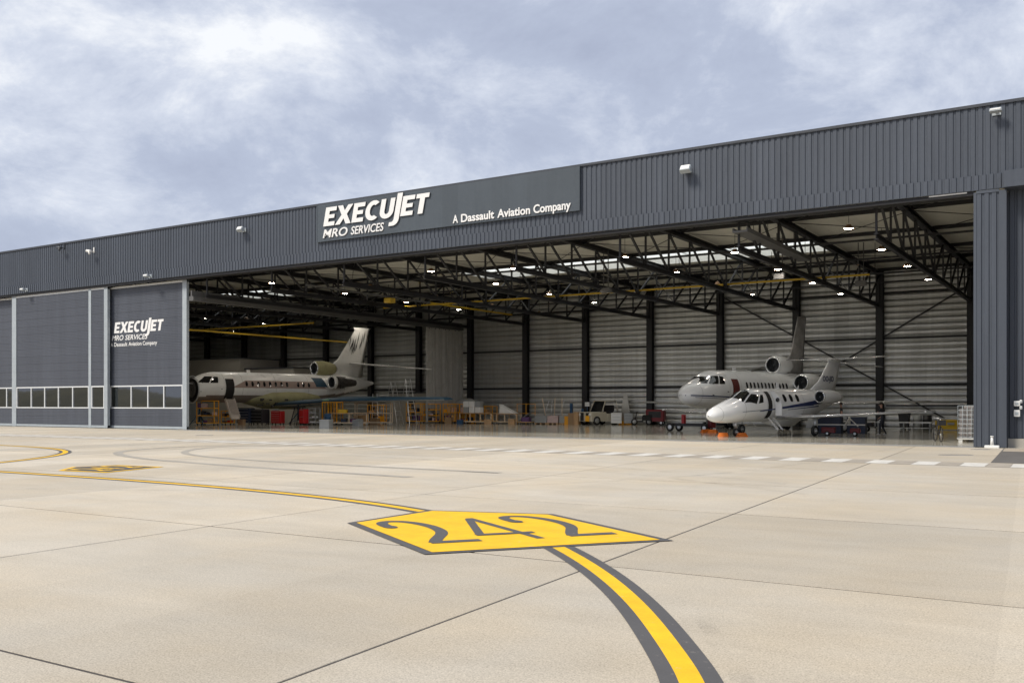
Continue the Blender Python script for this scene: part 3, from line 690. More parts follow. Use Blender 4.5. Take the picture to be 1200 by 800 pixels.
for wd, wl_ in (('A', .34), ('Dassault', 2.10), ('Aviation', 1.98), ('Company', 2.15)):
    place_text(wd, xx, xx + wl_, .10 if 0 else .13, .43, -.03, sign, M['lettering'], .022, 0, .015); xx += wl_ + .20
def door_sign(x, y, label):
    s = empty('door_lettering', (x, y, 5.75), 0, label, 'sign', 'white lettering on the sliding doors')
    execujet(.35, 5.75, .93, .76, -.004, s, .004)
    place_text('MRO', .12, 1.42, .42, .37, 0, s, M['lettering'], .014, .22); place_text('SERVICES', 1.60, 4.05, .42, .36, 0, s, M['lettering'], .014, .22)
    q = 0.0
    for wd, wl_ in (('A', .24), ('Dassault', 1.48), ('Aviation', 1.42), ('Company', 1.52)): place_text(wd, q, q + wl_, .0, .28, 0, s, M['lettering'], .014); q += wl_ + .13
    return s
door_sign(-60.46, .480, 'white EXECUJET lettering on the door panel beside the opening')
door_sign(-80.3, .480, 'white EXECUJET lettering cut off at the picture edge, on the far door panel')

# ------------------------------------------------------------------ aircraft
M['jet_white'] = mat('white_aircraft_paint', (0.80, 0.815, 0.83), 0.22, noise=0.03, nscale=1.5, coat=0.5)
M['jet_cream'] = mat('bare_white_aircraft_paint', (0.83, 0.83, 0.80), 0.28, noise=0.07, nscale=1.2)
M['jet_belly'] = mat('brown_belly_primer', (0.20, 0.165, 0.14), 0.6, noise=0.18, nscale=1.3)
M['primer'] = mat('olive_primer', (0.33, 0.31, 0.16), 0.6, noise=0.25, nscale=1.6)
M['pinkp'] = mat('pale_stair_panel', (0.62, 0.55, 0.48), 0.5, noise=0.15)
M['jet_blue'] = mat('navy_stripe', (0.02, 0.035, 0.12), 0.3, noise=0.05)
M['band_pink'] = mat('pale_brown_stripe', (0.36, 0.27, 0.23), 0.45, noise=0.08)
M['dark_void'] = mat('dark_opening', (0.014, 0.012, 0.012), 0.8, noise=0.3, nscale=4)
M['red_void'] = mat('dark_red_cabin', (0.10, 0.012, 0.010), 0.7, noise=0.4, nscale=3)
M['duct'] = mat('intake_duct', (0.05, 0.055, 0.06), 0.5, noise=0.2)
M['fin_dark'] = mat('dark_fin_paint', (0.40, 0.39, 0.385), 0.35, noise=0.5, nscale=1.1)
M['seam'] = mat('panel_seam', (0.20, 0.20, 0.19), 0.6)
M['fin_streak'] = mat('dark_brush_stroke', (0.05, 0.05, 0.05), 0.5)
M['wing_blue'] = mat('blue_wing_cover', (0.02, 0.065, 0.11), 0.5, noise=0.25, nscale=1.2)
M['wing_green'] = mat('green_primer_panel', (0.16, 0.30, 0.20), 0.55, noise=0.1)
M['wing_grey'] = mat('pale_wing_skin', (0.55, 0.55, 0.52), 0.25, noise=0.06, coat=0.4)
M['wing_edge'] = mat('polished_leading_edge', (0.72, 0.73, 0.74), 0.22, metal=0.75, noise=0.05)
M['core_dark'] = mat('bare_engine_core', (0.06, 0.055, 0.05), 0.5, metal=0.3, noise=0.6, nscale=6)

def interp(tab, x):
    """smooth interpolation through station rows (x, zc, ry, rt, rb)"""
    if x <= tab[0][0]: return tab[0][1:]
    for i in range(len(tab) - 1):
        a, b_ = tab[i], tab[i + 1]
        if x <= b_[0]:
            p, q = tab[max(i - 1, 0)], tab[min(i + 2, len(tab) - 1)]
            t = (x - a[0]) / (b_[0] - a[0]); out = []
            for k in range(1, 5):
                h = b_[0] - a[0]
                def slope(r0, r1, r2):
                    d0 = (r1[k] - r0[k]) / max(r1[0] - r0[0], 1e-6) if r1 is not r0 else None
                    d1 = (r2[k] - r1[k]) / max(r2[0] - r1[0], 1e-6) if r2 is not r1 else None
                    if d0 is None: return d1
                    if d1 is None: return d0
                    return 0.0 if d0 * d1 <= 0 else 2 * d0 * d1 / (d0 + d1)
                m0, m1_ = slope(p, a, b_) * h, slope(a, b_, q) * h
                t2, t3 = t * t, t ** 3
                out.append((2 * t3 - 3 * t2 + 1) * a[k] + (t3 - 2 * t2 + t) * m0 + (-2 * t3 + 3 * t2) * b_[k] + (t3 - t2) * m1_)
            return tuple(out)
    return tab[-1][1:]

class Jet:
    def __init__(s, tab): s.tab = tab
    def S(s, x, phi, off=0.0):
        """skin point; phi = 0 on top, positive to port (-y), degrees"""
        zc, ry, rt, rb = interp(s.tab, x); p = R(phi); c, q = math.cos(p), math.sin(p)
        rz = rt if c > 0 else rb
        n_ = Vector((0, -q / max(ry, .05), c / max(rz, .05))).normalized()
        return Vector((x, -ry * q, zc + rz * c)) + n_ * off
    def phi_at(s, x, z):
        zc, ry, rt, rb = interp(s.tab, x); d = (z - zc) / (rt if z > zc else rb)
        return math.degrees(math.acos(max(-1, min(1, d))))
    def skin(s, x0, x1, nx=70, na=44, split=None, cap0=False):
        b_ = MB(); rings = []
        for i in range(nx + 1):
            t = i / nx; x = x0 + (x1 - x0) * (t * t * (0.35) + t * 0.65 if x0 < 0.1 else t)
            rings.append([s.S(x, 360 * k / na) for k in range(na)])
        base = len(b_.v)
        for r_ in rings: b_.v += [tuple(p) for p in r_]
        for i in range(nx):
            for k in range(na):
                j = (k + 1) % na
                b_.f.append((base + i * na + k, base + i * na + j, base + (i + 1) * na + j, base + (i + 1) * na + k))
                zc = interp(s.tab, rings[i][0].x)[0]; zm = (rings[i][k].z + rings[i][j].z) / 2
                b_.m.append(1 if split is not None and zm < zc + split else 0); b_.sm.append(True)
        if cap0: b_.f.append(tuple(base + k for k in range(na))); b_.m.append(0); b_.sm.append(False)
        return b_
    def patch(s, corners, off=0.012, nu=6, nv=6, side=1):
        """four corners (x, z) bilinear over the port (side=1) or starboard skin"""
        b_ = MB(); g_ = []
        for i in range(nu + 1):
            row = []
            for k in range(nv + 1):
                u, v = i / nu, k / nv; a, c, d, e_ = corners
                x = (a[0] * (1 - u) + c[0] * u) * (1 - v) + (e_[0] * (1 - u) + d[0] * u) * v
                z = (a[1] * (1 - u) + c[1] * u) * (1 - v) + (e_[1] * (1 - u) + d[1] * u) * v
                row.append(s.S(x, side * s.phi_at(x, z), off))
            g_.append(row)
        for i in range(nu):
            for k in range(nv): b_.quad([g_[i][k], g_[i + 1][k], g_[i + 1][k + 1], g_[i][k + 1]], 0, True)
        return b_
    def pphi(s, corners, off=0.012, nu=6, nv=6):
        """four corners (x, phi) over the skin"""
        b_ = MB(); g_ = []
        for i in range(nu + 1):
            row = []
            for k in range(nv + 1):
                u, v = i / nu, k / nv; a, c, d, e_ = corners
                q = [(a[j] * (1 - u) + c[j] * u) * (1 - v) + (e_[j] * (1 - u) + d[j] * u) * v for j in (0, 1)]
                row.append(s.S(q[0], q[1], off))
            g_.append(row)
        for i in range(nu):
            for k in range(nv): b_.quad([g_[i][k], g_[i + 1][k], g_[i + 1][k + 1], g_[i][k + 1]], 0, True)
        return b_
    def seam(s, x, a0=0, a1=360, w=.014, n=40):
        b_ = MB()
        for i in range(n):
            p0, p1 = a0 + (a1 - a0) * i / n, a0 + (a1 - a0) * (i + 1) / n
            b_.quad([s.S(x, p0, .004), s.S(x + w, p0, .004), s.S(x + w, p1, .004), s.S(x, p1, .004)], 0, True)
        return b_
    def oval(s, x, z, rx, rz, off=0.014, side=1, n=14):
        b_ = MB(); c = s.S(x, side * s.phi_at(x, z), off + .002)
        ring = []
        for i in range(n):
            t = 2 * math.pi * i / n; ct, st = math.cos(t), math.sin(t); k = (abs(ct) ** 3 + abs(st) ** 3) ** (-1 / 3)
            xx, zz = x + rx * ct * k, z + rz * st * k; ring.append(s.S(xx, side * s.phi_at(xx, zz), off))
        for i in range(n): b_.quad([c, ring[i], ring[(i + 1) % n]], 0, True)
        return b_

AF = [(0, 0), (.015, .32), (.06, .62), (.18, .92), (.35, 1.0), (.6, .78), (.85, .33), (1, 0), (.85, -.2), (.6, -.42), (.35, -.55), (.18, -.5), (.06, -.36), (.015, -.2)]
def surf(secs, vertical=False, edge=False, ef=(0, 1, 12, 13)):
    """lifting surface lofted through sections (x_le, span, z, chord, thickness)"""
    b_ = MB(); n = len(AF)
    for (x, sp, z, ch, th) in secs:
        for (a, t) in AF:
            b_.v.append((x + a * ch, t * th / 2, sp) if vertical else (x + a * ch, sp, z + t * th / 2))
    for i in range(len(secs) - 1):
        for k in range(n):
            j = (k + 1) % n
            b_.f.append((i * n + k, i * n + j, (i + 1) * n + j, (i + 1) * n + k)); b_.m.append(1 if edge and k in ef else 0); b_.sm.append(True)
    b_.f.append(tuple(range(n))); b_.f.append(tuple((len(secs) - 1) * n + k for k in range(n))); b_.m += [0, 0]; b_.sm += [False, False]
    return b_
def engine(parent, o, r, L, cowl, lip='steel', name='engine', bare=False, n=26):
    x, y, z = o
    if bare:
        c = MB().lathe([(0, r * .80), (-.03, r * .86), (-.02, r * .95), (.06, r * 1.0), (.26, r * 1.02), (.26, r * .8)], o, 'X', n).build(name, M['jet_cream'], parent)
        MB().lathe([(.26, r * .86), (L * .45, r * .84), (L * .62, r * .66), (L * .8, r * .6), (L, r * .45)], o, 'X', n).build('bare_core', M['core_dark'], c)
        k = MB()
        for i in range(9):
            t = i * .7; k.tube((x + .35, y + math.cos(t) * r * .9, z + math.sin(t) * r * .9), (x + L * .55, y + math.cos(t + .5) * r * .85, z + math.sin(t + .5) * r * .85), .03, n=5)
        for i in range(4):
            t = 2.5 + i * .55; k.box(x + .4 + i * .12, x + .62 + i * .12, y + math.cos(t) * r * .95 - .08, y + math.cos(t) * r * .95 + .08, z + math.sin(t) * r * .95 - .07, z + math.sin(t) * r * .95 + .07)
        k.build('pipework', M['core_dark'], c)
    else:
        c = MB().lathe([(.05, r * .985), (.2, r * 1.08), (L * .45, r * 1.14), (L * .8, r * .96), (L, r * .70), (L, r * .62)], o, 'X', n).build(name, cowl, parent)
        MB().lathe([(L, r * .62), (L * 1.03, r * .60), (L * 1.10, r * .45), (L * 1.02, r * .42), (L * .9, r * .42)], o, 'X', n).build('exhaust', M['steel'], c)
    MB().lathe([(.06, r * .99), (.0, r * .97), (-.035, r * .90), (-.02, r * .84), (.05, r * .80)], o, 'X', n).build('intake_lip', M[lip], c)
    MB().lathe([(.05, r * .80), (.45, r * .80)], o, 'X', n).build('intake_duct', M['duct'], c)
    f = MB().lathe([(.45, r * .80), (.46, r * .3), (.28, r * .2), (.18, .005)], o, 'X', n)
    for i in range(16):
        t = 2 * math.pi * i / 16; f.beam((x + .40, y + math.cos(t) * r * .25, z + math.sin(t) * r * .25), (x + .43, y + math.cos(t + .12) * r * .79, z + math.sin(t + .12) * r * .79), r * .16, .012)
    f.build('fan', M['duct'], c)
    return c
def wheel(parent, x, y, z, r, w, name='wheel'):
    t = MB().lathe([(-w / 2, r * .62), (-w / 2, r * .88), (-w * .3, r), (w * .3, r), (w / 2, r * .88), (w / 2, r * .62)], (x, y, z), 'Y', 20).build(name, M['rubber'], parent)
    MB().lathe([(-w * .42, .01), (-w * .46, r * .35), (-w * .40, r * .62), (w * .40, r * .62), (w * .46, r * .35), (w * .42, .01)], (x, y, z), 'Y', 16).build('rim', M['alu'], t)
    return t
def gear(parent, x, y, ztop, r, w, twin, lean=0.0, name='landing_gear'):
    zs = r
    gq = MB().tube((x + lean, y, ztop), (x, y, zs + .12), .075, .06, 10).tube((x, y, zs + .4), (x, y, zs), .045, .045, 8)
    gq.tube((x, y - (.24 if twin else .15), zs), (x, y + (.24 if twin else .15), zs), .04, n=8)
    gq.tube((x + lean + .5, y, ztop), (x, y, zs + .55), .03, n=6)
    gq.path([(x - .08, y, zs + .25), (x - .20, y, zs + .42), (x - .08, y, zs + .62)], .02)
    o = gq.build(name, M['alu'], parent)
    for yy in ((y - .2, y + .2) if twin else (y,)): wheel(o, x, yy, zs, r, w)
    return o
def streak_poly(b_, x0, z0, x1, z1, w, y):
    d = Vector((x1 - x0, z1 - z0)).normalized(); n_ = Vector((-d.y, d.x)) * w / 2
    xm, zm = x0 * .55 + x1 * .45, z0 * .55 + z1 * .45
    b_.quad([(x0, y, z0), (xm + n_.x, y, zm + n_.y), (x1, y, z1), (xm - n_.x, y, zm - n_.y)])

# ---- trijet builder (two stand in the hangar)
def trijet(L, loc, head, zoff, label, stripped):
    j = empty('business_jet', (loc[0], loc[1], 0), R(head), label, 'jet', 'aircraft parked in the hangar')
    F = lambda x: x * L
    FA = (lambda x: F(x * .912 + .0876)) if stripped else F      # aft stations
    tab = [(0, 2.25, .03, .03, .03), (.008, 2.25, .34, .30, .30), (.03, 2.28, .66, .56, .58), (.07, 2.36, .95, .78, .82), (.105, 2.44, 1.10, .92, .97), (.145, 2.53, 1.20, 1.17, 1.10), (.185, 2.58, 1.25, 1.28, 1.19),
           (.30, 2.62, 1.26, 1.28, 1.24), (.64, 2.62, 1.26, 1.28, 1.24), (.74, 2.70, 1.16, 1.20, 1.05), (.86, 2.95, .78, .88, .68), (.95, 3.12, .36, .42, .34), (1.0, 3.2, .10, .12, .1)]
    J = Jet([(F(a), b_ + zoff, c, d, e_) for a, b_, c, d, e_ in tab]); Z = zoff
    paint = M['jet_cream'] if stripped else M['jet_white']
    x0 = F(.097) if stripped else 0.0
    fus = J.skin(x0, L, 80, 48, -.58 if stripped else None, cap0=False).build('fuselage', [paint, M['jet_belly'] if stripped else paint], j)
    # nose: bulkhead with radome swung off, or closed
    if stripped:
        zc, ry, rt, rb = interp(J.tab, x0)
        MB().lathe([(0, .02), (.0, ry * .93)], (x0 + .12, 0, zc), 'X', 24).build('radar_bulkhead', M['dark_void'], fus)
        MB().lathe([(-.02, ry * .97), (-.02, ry * 1.03), (.06, ry * 1.03), (.06, ry * .95), (-.02, ry * .97)], (x0, 0, zc), 'X', 28).build('nose_ring', M['alu'], fus)
        MB().lathe([(-.04, .03), (-.12, ry * .45), (-.10, ry * .55), (-.02, ry * .6), (.08, .2), (.1, .02)], (x0 + .05, 0, zc), 'X', 20).build('radar_dish', M['core_dark'], fus)
        MB().lathe([(-1.15, .02), (-1.0, .28), (-.6, .58), (-.2, .74), (0, .80), (.04, .80), (.04, .76), (-.2, .70), (-.6, .5)], (x0 - 1.7, -.25, zc - .05), 'X', 24).build('nose_cone', paint, j)
        MB().beam((x0, -.3, zc + .45), (x0 - 1.66, -.3, zc + .6), .06).build('nose_hinge', M['alu'], fus)
        xs0 = F(.208); ast = MB()
        for q in range(6): ast.box(xs0 + .06, xs0 + .74, -1.30 - q * .12 - .16, -1.30 - q * .12, 1.62 + Z - q * .20, 1.66 + Z - q * .20).box(xs0 + .06, xs0 + .74, -1.32 - q * .12, -1.30 - q * .12, 1.48 + Z - q * .20, 1.62 + Z - q * .20)
        for q in (0, .78): ast.beam((xs0 + q, -1.15, 1.70 + Z), (xs0 + q, -2.0, .62), .05, .22)
        ast.beam((xs0 + .39, -1.22, 1.52 + Z), (xs0 + .39, -2.05, .50), .74, .04)
        ast.build('air_stair', M['pinkp'], j)
    # flight-deck glazing
    ws = [((.062, 3.00), (.093, 2.98), (.129, 3.45), (.112, 3.42)), ((.098, 2.97), (.139, 2.95), (.160, 3.47), (.134, 3.46)), ((.144, 2.95), (.176, 2.96), (.182, 3.42), (.166, 3.47))]
    for sd in (1, -1):
        for w in (ws[1:] if stripped else ws): J.patch([(F(a), z_ + Z) for a, z_ in w], .016, 8, 8, sd).build('flight_deck_window', M['cockpit'], fus)
    # cabin door
    xd0 = F(.208 if stripped else .225); xd1 = xd0 + .80
    void = M['dark_void'] if stripped else M['red_void']
    J.patch([(xd0, 1.72 + Z), (xd1, 1.72 + Z), (xd1 - .02, 3.30 + Z), (xd0 + .02, 3.30 + Z)], .010, 4, 8).build('cabin_doorway', void, fus)
    # windows
    n_w = 12
    for i in range(n_w):
        if stripped and i == 8: continue
        xw = F(.302 if stripped else .325) + i * (F(.30) / (n_w - 1))
        J.oval(xw, 2.92 + Z, .115, .20).build('cabin_window', M['cockpit'], fus)
        if i % 2 == 0: J.oval(xw, 2.92 + Z, .115, .20, side=-1).build('cabin_window', M['cockpit'], fus)
    if stripped:
        J.patch([(F(.235), 2.60 + Z), (F(.70), 2.60 + Z), (F(.63), 3.20 + Z), (F(.30), 3.20 + Z)], .006, 20, 4).build('window_band', M['band_pink'], fus)
        J.patch([(F(.64), 2.75 + Z), (F(.70), 2.75 + Z), (F(.68), 3.55 + Z), (F(.625), 3.55 + Z)], .010, 6, 4).build('blue_cover', M['wing_blue'], fus)
    else:
        J.patch([(F(.004), 2.20), (F(.40), 2.02), (F(.40), 2.10), (F(.004), 2.27)], .010, 30, 1).build('stripe', M['jet_blue'], fus)
        J.patch([(F(.03), 2.10), (F(.40), 1.90), (F(.40), 1.93), (F(.03), 2.13)], .010, 30, 1).build('stripe', M['jet_blue'], fus)
        J.patch([(F(.004), 2.20), (F(.30), 2.02), (F(.30), 2.10), (F(.004), 2.27)], .010, 30, 1, -1).build('stripe', M['jet_blue'], fus)
    for xx, ph in ((.105, 100), (.19, 95), (.115, 60)):
        MB().tube(J.S(F(xx), ph), J.S(F(xx), ph, .12), .03, .015, 8).build('probe', M['duct'], fus)
    for xx in (.058, .205, .285, .44, .60, .70, .80):
        if F(xx) > x0: J.seam(F(xx)).build('panel_seam', M['seam'], fus)
    MB().box(F(.34), F(.34) + .35, -.015, .015, 3.88 + Z, 4.12 + Z).build('antenna', paint, fus)
    # belly fairing
    bf = MB(); xs = [.30, .34, .42, .50, .58, .66, .70]; sz = [(.2, .1), (.9, .5), (1.42, .86), (1.5, .92), (1.46, .9), (1.2, .6), (.4, .1)]
    rings = []
    for a, (wy, hz) in zip(xs, sz): rings.append([(F(a), wy * math.cos(t), 1.75 + Z + (hz * math.sin(t) if math.sin(t) < 0 else 1.05 * hz * math.sin(t))) for t in [2 * math.pi * k / 24 for k in range(24)]])
    b0 = 0
    for r_ in rings: bf.v += r_
    for i in range(len(rings) - 1):
        for k in range(24):
            q = (k + 1) % 24; bf.f.append((i * 24 + k, i * 24 + q, (i + 1) * 24 + q, (i + 1) * 24 + k)); bf.m.append(0); bf.sm.append(True)
    fa = bf.build('belly_fairing', M['primer'] if stripped else paint, j)
    if stripped:
        for i in range(26):
            xx = F(rnd.uniform(.34, .62)); zz = rnd.uniform(.95, 1.6) + Z; yy = -1.50 + abs(zz - 1.7 - Z) * .35
            MB().box(xx, xx + rnd.uniform(.08, .4), yy - .05, yy + .05, zz, zz + rnd.uniform(.04, .16)).build('exposed_fitting', M['core_dark'], fa)
    # wings
    hs, sw = (17.2, 4.2) if stripped else (11.2, 3.0)
    wz = (1.62, 1.98, 2.08) if stripped else (1.30, 1.70, 1.85)
    for sd in (-1, 1):
        xr = FA(.37)
        tk = 2.2 if stripped else 1.0
        secs = [(xr, sd * .9, wz[0], 4.6, .55), (xr + sw * .55, sd * hs * .42, wz[1], 2.7, .32 * tk), (xr + sw, sd * hs, wz[2], 1.15, .14 * tk)]
        w = surf(secs, edge=True, ef=(11, 12) if stripped else (0, 1, 12, 13)).build('wing', [M['wing_blue'] if stripped else M['wing_grey'], M['wing_edge']], j)
        if stripped and sd == -1:
            surf([(xr + sw * .30, sd * hs * .20, wz[0] + .20, 1.3, .30), (xr + sw * .45, sd * hs * .36, wz[1] + .02, 1.1, .30)]).build('green_panel', M['wing_green'], w)
    # tail
    ft = 8.05 + (.25 if stripped else 0)
    fsec = [(F(.70), 3.8, 0, F(.19), .40), (F(.79), 5.3, 0, F(.11), .30), (F(.845), ft - .2, 0, F(.075), .16), (F(.85), ft, 0, F(.07), .14)]
    fin = surf(fsec if not stripped else [(FA(.66), 3.7 + Z, 0, F(.25), .42), (FA(.78), 5.3 + Z, 0, F(.15), .32), (FA(.885 if stripped else .85), ft - .25 + Z, 0, F(.085), .18), (FA(.875 if stripped else .845), ft + Z, 0, F(.105 if stripped else .09), .20)], True).build('fin', paint if stripped else M['fin_dark'], j)
    fs = MB()
    if stripped:
        for i in range(11):
            xx = FA(.845 + .012 * (i % 8)); zz = 5.9 + rnd.uniform(0, 1.0) + (i % 8) * .12; streak_poly(fs, xx, zz, xx + rnd.uniform(.25, .5), zz + rnd.uniform(.9, 1.6), .11, -.17)
        fs.build('painted_streaks', M['fin_streak'], fin)
    sh = 8.4 if stripped else 5.2
    for sd in (-1, 1):
        surf([(FA(.845), sd * .12, 4.95 + Z, 2.0, .24), (FA(.845) + 1.7, sd * sh, 4.30 + Z, .95, .12)], edge=True).build('tailplane', [paint, M['wing_edge']], j)
    # engines: centre intake and duct, two side pods
    engine(j, (FA(.64), 0, 4.42 + Z), .60, 2.2, M['primer'] if stripped else paint, 'wing_edge', 'centre_intake')
    for sd in (-1, 1):
        engine(j, (FA(.665), sd * 1.92, 3.16 + Z), .58, 2.6, paint, 'wing_edge', 'side_engine', stripped and sd == -1)
        MB().box(FA(.70), FA(.79), min(sd * 1.0, sd * 1.5), max(sd * 1.0, sd * 1.5), 3.10 + Z, 3.26 + Z).build('engine_pylon', paint, j)
    # gear or jacks
    if stripped:
        for x_, y_ in ((F(.13), 0), (F(.5), -2.6), (F(.5), 2.6)):
            k = MB().tube((x_, y_, .3), (x_, y_, 1.65 + (.0 if y_ == 0 else .1)), .09, .07, 8)
            for t in range(3):
                a = t * 2.094 + .4; k.tube((x_, y_, 1.0), (x_ + .75 * math.cos(a), y_ + .75 * math.sin(a), .03), .045, n=6)
                k.tube((x_, y_, .3), (x_ + .62 * math.cos(a), y_ + .62 * math.sin(a), .2), .03, n=6)
            k.build('jack', M['wing_blue'], j)
    else:
        gear(j, F(.165), 0, 1.5, .28, .16, True)
        for sd in (-1, 1): gear(j, F(.515), sd * 2.1, 1.4, .42, .24, True, .1)
    return j, J
trijet(17.0, (-23.0, 14.02), 77.4, 0.0, 'larger white three-engined jet behind the small one, blue line round its nose', False)
trijet(20.54, (-62.50, 6.91), 80.7, 0.42, 'partly dismantled cream jet without nose cone, olive primer on its belly, by the doors', True)

# ---- small twin jet in front
def light_jet(L, loc, head):
    j = empty('business_jet', (loc[0], loc[1], 0), R(head), 'small white twin jet with its door open, parked nearest the apron', 'jet', 'aircraft parked in the hangar')
    k = L / 12.8
    tab = [(0, 1.10, .03, .03, .03), (.12, 1.10, .24, .22, .20), (.45, 1.12, .44, .38, .34), (1.0, 1.18, .60, .52, .46), (1.6, 1.27, .72, .62, .56), (2.15, 1.36, .78, .71, .64), (2.75, 1.48, .80, .88, .73), (3.35, 1.55, .82, .95, .80), (4.0, 1.58, .82, .96, .83),
           (7.8, 1.60, .82, .95, .83), (9.3, 1.70, .72, .82, .72), (10.8, 1.85, .46, .58, .46), (12.0, 1.98, .20, .28, .22), (12.5, 2.02, .05, .06, .05)]
    J = Jet([(a * k, *r_) for a, *r_ in tab]); P_ = M['jet_white']
    fus = J.skin(0, 12.5 * k, 80, 48).build('fuselage', P_, j)
    for sd in (1, -1):
        J.pphi([(1.98 * k, sd * 3), (2.12 * k, sd * 52), (2.90 * k, sd * 36), (3.10 * k, sd * 3)], .010, 8, 8).build('windscreen', M['cockpit'], fus)
        J.pphi([(2.20 * k, sd * 57), (3.08 * k, sd * 79), (3.48 * k, sd * 52), (3.00 * k, sd * 39)], .010, 8, 8).build('windscreen', M['cockpit'], fus)
        J.pphi([(3.26 * k, sd * 79), (3.70 * k, sd * 77), (3.86 * k, sd * 50), (3.62 * k, sd * 50)], .010).build('cockpit_side_window', M['cockpit'], fus)
    for i in range(4):
        for sd in (1, -1): J.oval((5.15 + i * .62) * k, 2.02, .14, .20, side=sd).build('cabin_window', M['cockpit'], fus)
    J.patch([(4.12 * k, .95), (4.52 * k, .95), (4.50 * k, 2.36), (4.14 * k, 2.36)], .008, 4, 8).build('cabin_doorway', M['dark_void'], fus)
    dr = MB()      # upper door half, swung out on its rear hinge: a curved shell
    hx, hy = 4.52 * k, -.86
    for i in range(4):
        for q in range(10):
            def dp(a, c, o):
                z = 1.08 + 1.30 * c / 10; bulge = .80 - math.sqrt(max(.05, .82 ** 2 - max(0, z - 1.58) ** 2 * .8)) 
                return (hx + .10 + o - bulge * .5, hy - .04 - a * .095 + bulge * .9, z)
            dr.quad([dp(i, q, 0), dp(i + 1, q, 0), dp(i + 1, q + 1, 0), dp(i, q + 1, 0)], 0, True)
            dr.quad([dp(i, q, .06), dp(i + 1, q, .06), dp(i + 1, q + 1, .06), dp(i, q + 1, .06)], 0, True)
            if i == 0: dr.quad([dp(0, q, 0), dp(0, q + 1, 0), dp(0, q + 1, .06), dp(0, q, .06)])
            if i == 3: dr.quad([dp(4, q, 0), dp(4, q + 1, 0), dp(4, q + 1, .06), dp(4, q, .06)])
    d = dr.build('open_door', P_, j)
    wv = MB(); wv.lathe([(0, .003), (0, .12)], (hx + .02, hy - .25, 1.92), 'X', 16); wv.build('door_window', M['cockpit'], d)
    stp = MB()
    for yy in (0, .42): stp.beam((4.14 * k + yy, -.80, .98), (4.14 * k + yy, -1.42, .34), .05, .07)
    for t in range(3): stp.box(4.14 * k, 4.14 * k + .42, -.98 - t * .2, -.80 - t * .2, .78 - t * .21, .81 - t * .21)
    stp.build('air_stair', M['alu'], j)
    J.patch([(1.9 * k, 1.28), (8.6 * k, 1.62), (8.6 * k, 1.66), (1.9 * k, 1.30)], .008, 30, 1).build('stripe', M['jet_blue'], fus)
    J.patch([(3.4 * k, 1.30), (9.6 * k, 1.72), (9.6 * k, 1.98), (3.4 * k, 1.33)], .008, 30, 2).build('stripe', M['jet_blue'], fus)
    J.patch([(6.0 * k, 1.38), (9.2 * k, 1.55), (9.2 * k, 1.62), (6.0 * k, 1.41)], .008, 30, 1).build('stripe', M['jet_blue'], fus)
    for xx in (.62, 2.2, 4.05, 5.0, 7.6, 9.1, 10.4): J.seam(xx * k).build('panel_seam', M['seam'], fus)
    MB().box(6.1 * k, 6.35 * k, -.015, .015, 2.5, 2.86).build('antenna', P_, fus)
    MB().tube((8.2 * k, 0, 2.5), (8.3 * k, 0, 2.75), .04, .02, 8).build('antenna', P_, fus)
    bf = MB().lathe([(4.7 * k, .05), (5.1 * k, .55), (6.0 * k, .74), (7.4 * k, .72), (8.3 * k, .4), (8.6 * k, .05)], (0, 0, 1.18), 'X', 24)
    bf.build('belly_fairing', P_, j)
    for sd in (-1, 1):
        surf([(5.1 * k, sd * .6, .93, 2.5, .30), (5.9 * k, sd * 2.9, 1.05, 1.75, .21), (6.35 * k, sd * 8.3, 1.34, .95, .10)], edge=True).build('wing', [P_, M['wing_edge']], j)
        MB().box(6.3 * k, 7.3 * k, sd * 8.3 - .04, sd * 8.3 + .04, 1.30, 1.39).build('wing_tip', P_, j)
    fin = surf([(9.0 * k, 2.28, 0, 2.9, .30), (10.35 * k, 3.0, 0, 1.95, .26), (11.55 * k, 4.30, 0, 1.25, .18)], True).build('fin', P_, j)
    for sd in (-1, 1): surf([(11.5 * k, sd * .05, 4.28, 1.3, .14), (11.95 * k, sd * 3.2, 4.38, .72, .07)], edge=True).build('tailplane', [P_, M['wing_edge']], j)
    MB().lathe([(11.3 * k, .02), (11.5 * k, .11), (12.3 * k, .11), (12.9 * k, .02)], (0, 0, 4.28), 'X', 14).build('tail_bullet', P_, fin)
    for sd in (-1, 1):
        engine(j, (8.55 * k, sd * 1.18, 2.10), .345, 2.0, P_, 'wing_edge', 'side_engine')
        MB().box(9.0 * k, 10.0 * k, min(sd * .6, sd * .95), max(sd * .6, sd * .95), 2.06, 2.16).build('engine_pylon', P_, j)
    gear(j, 2.35 * k, 0, .9, .22, .13, False)
    for sd in (-1, 1):
        gear(j, 6.15 * k, sd * 2.35, 1.0, .28, .17, False, .05)
        MB().beam((6.15 * k + .1, sd * 2.15, .95), (6.15 * k + .5, sd * 1.75, .45), .45, .03).build('gear_door', P_, j)
    t = text_mesh('OO-JID', .42, .0, .012, 0.0)
    if t is not None:
        t.materials.clear(); t.materials.append(M['jet_blue'])
        w = max(v.co.x for v in t.vertices)
        o = link('registration', t, fin, (10.62 * k, -.140, 3.02), (R(90), 0, 0), (1.15 / w, 1, 1))
    return j
light_jet(12.39, (-17.8, 4.88), 72.6)

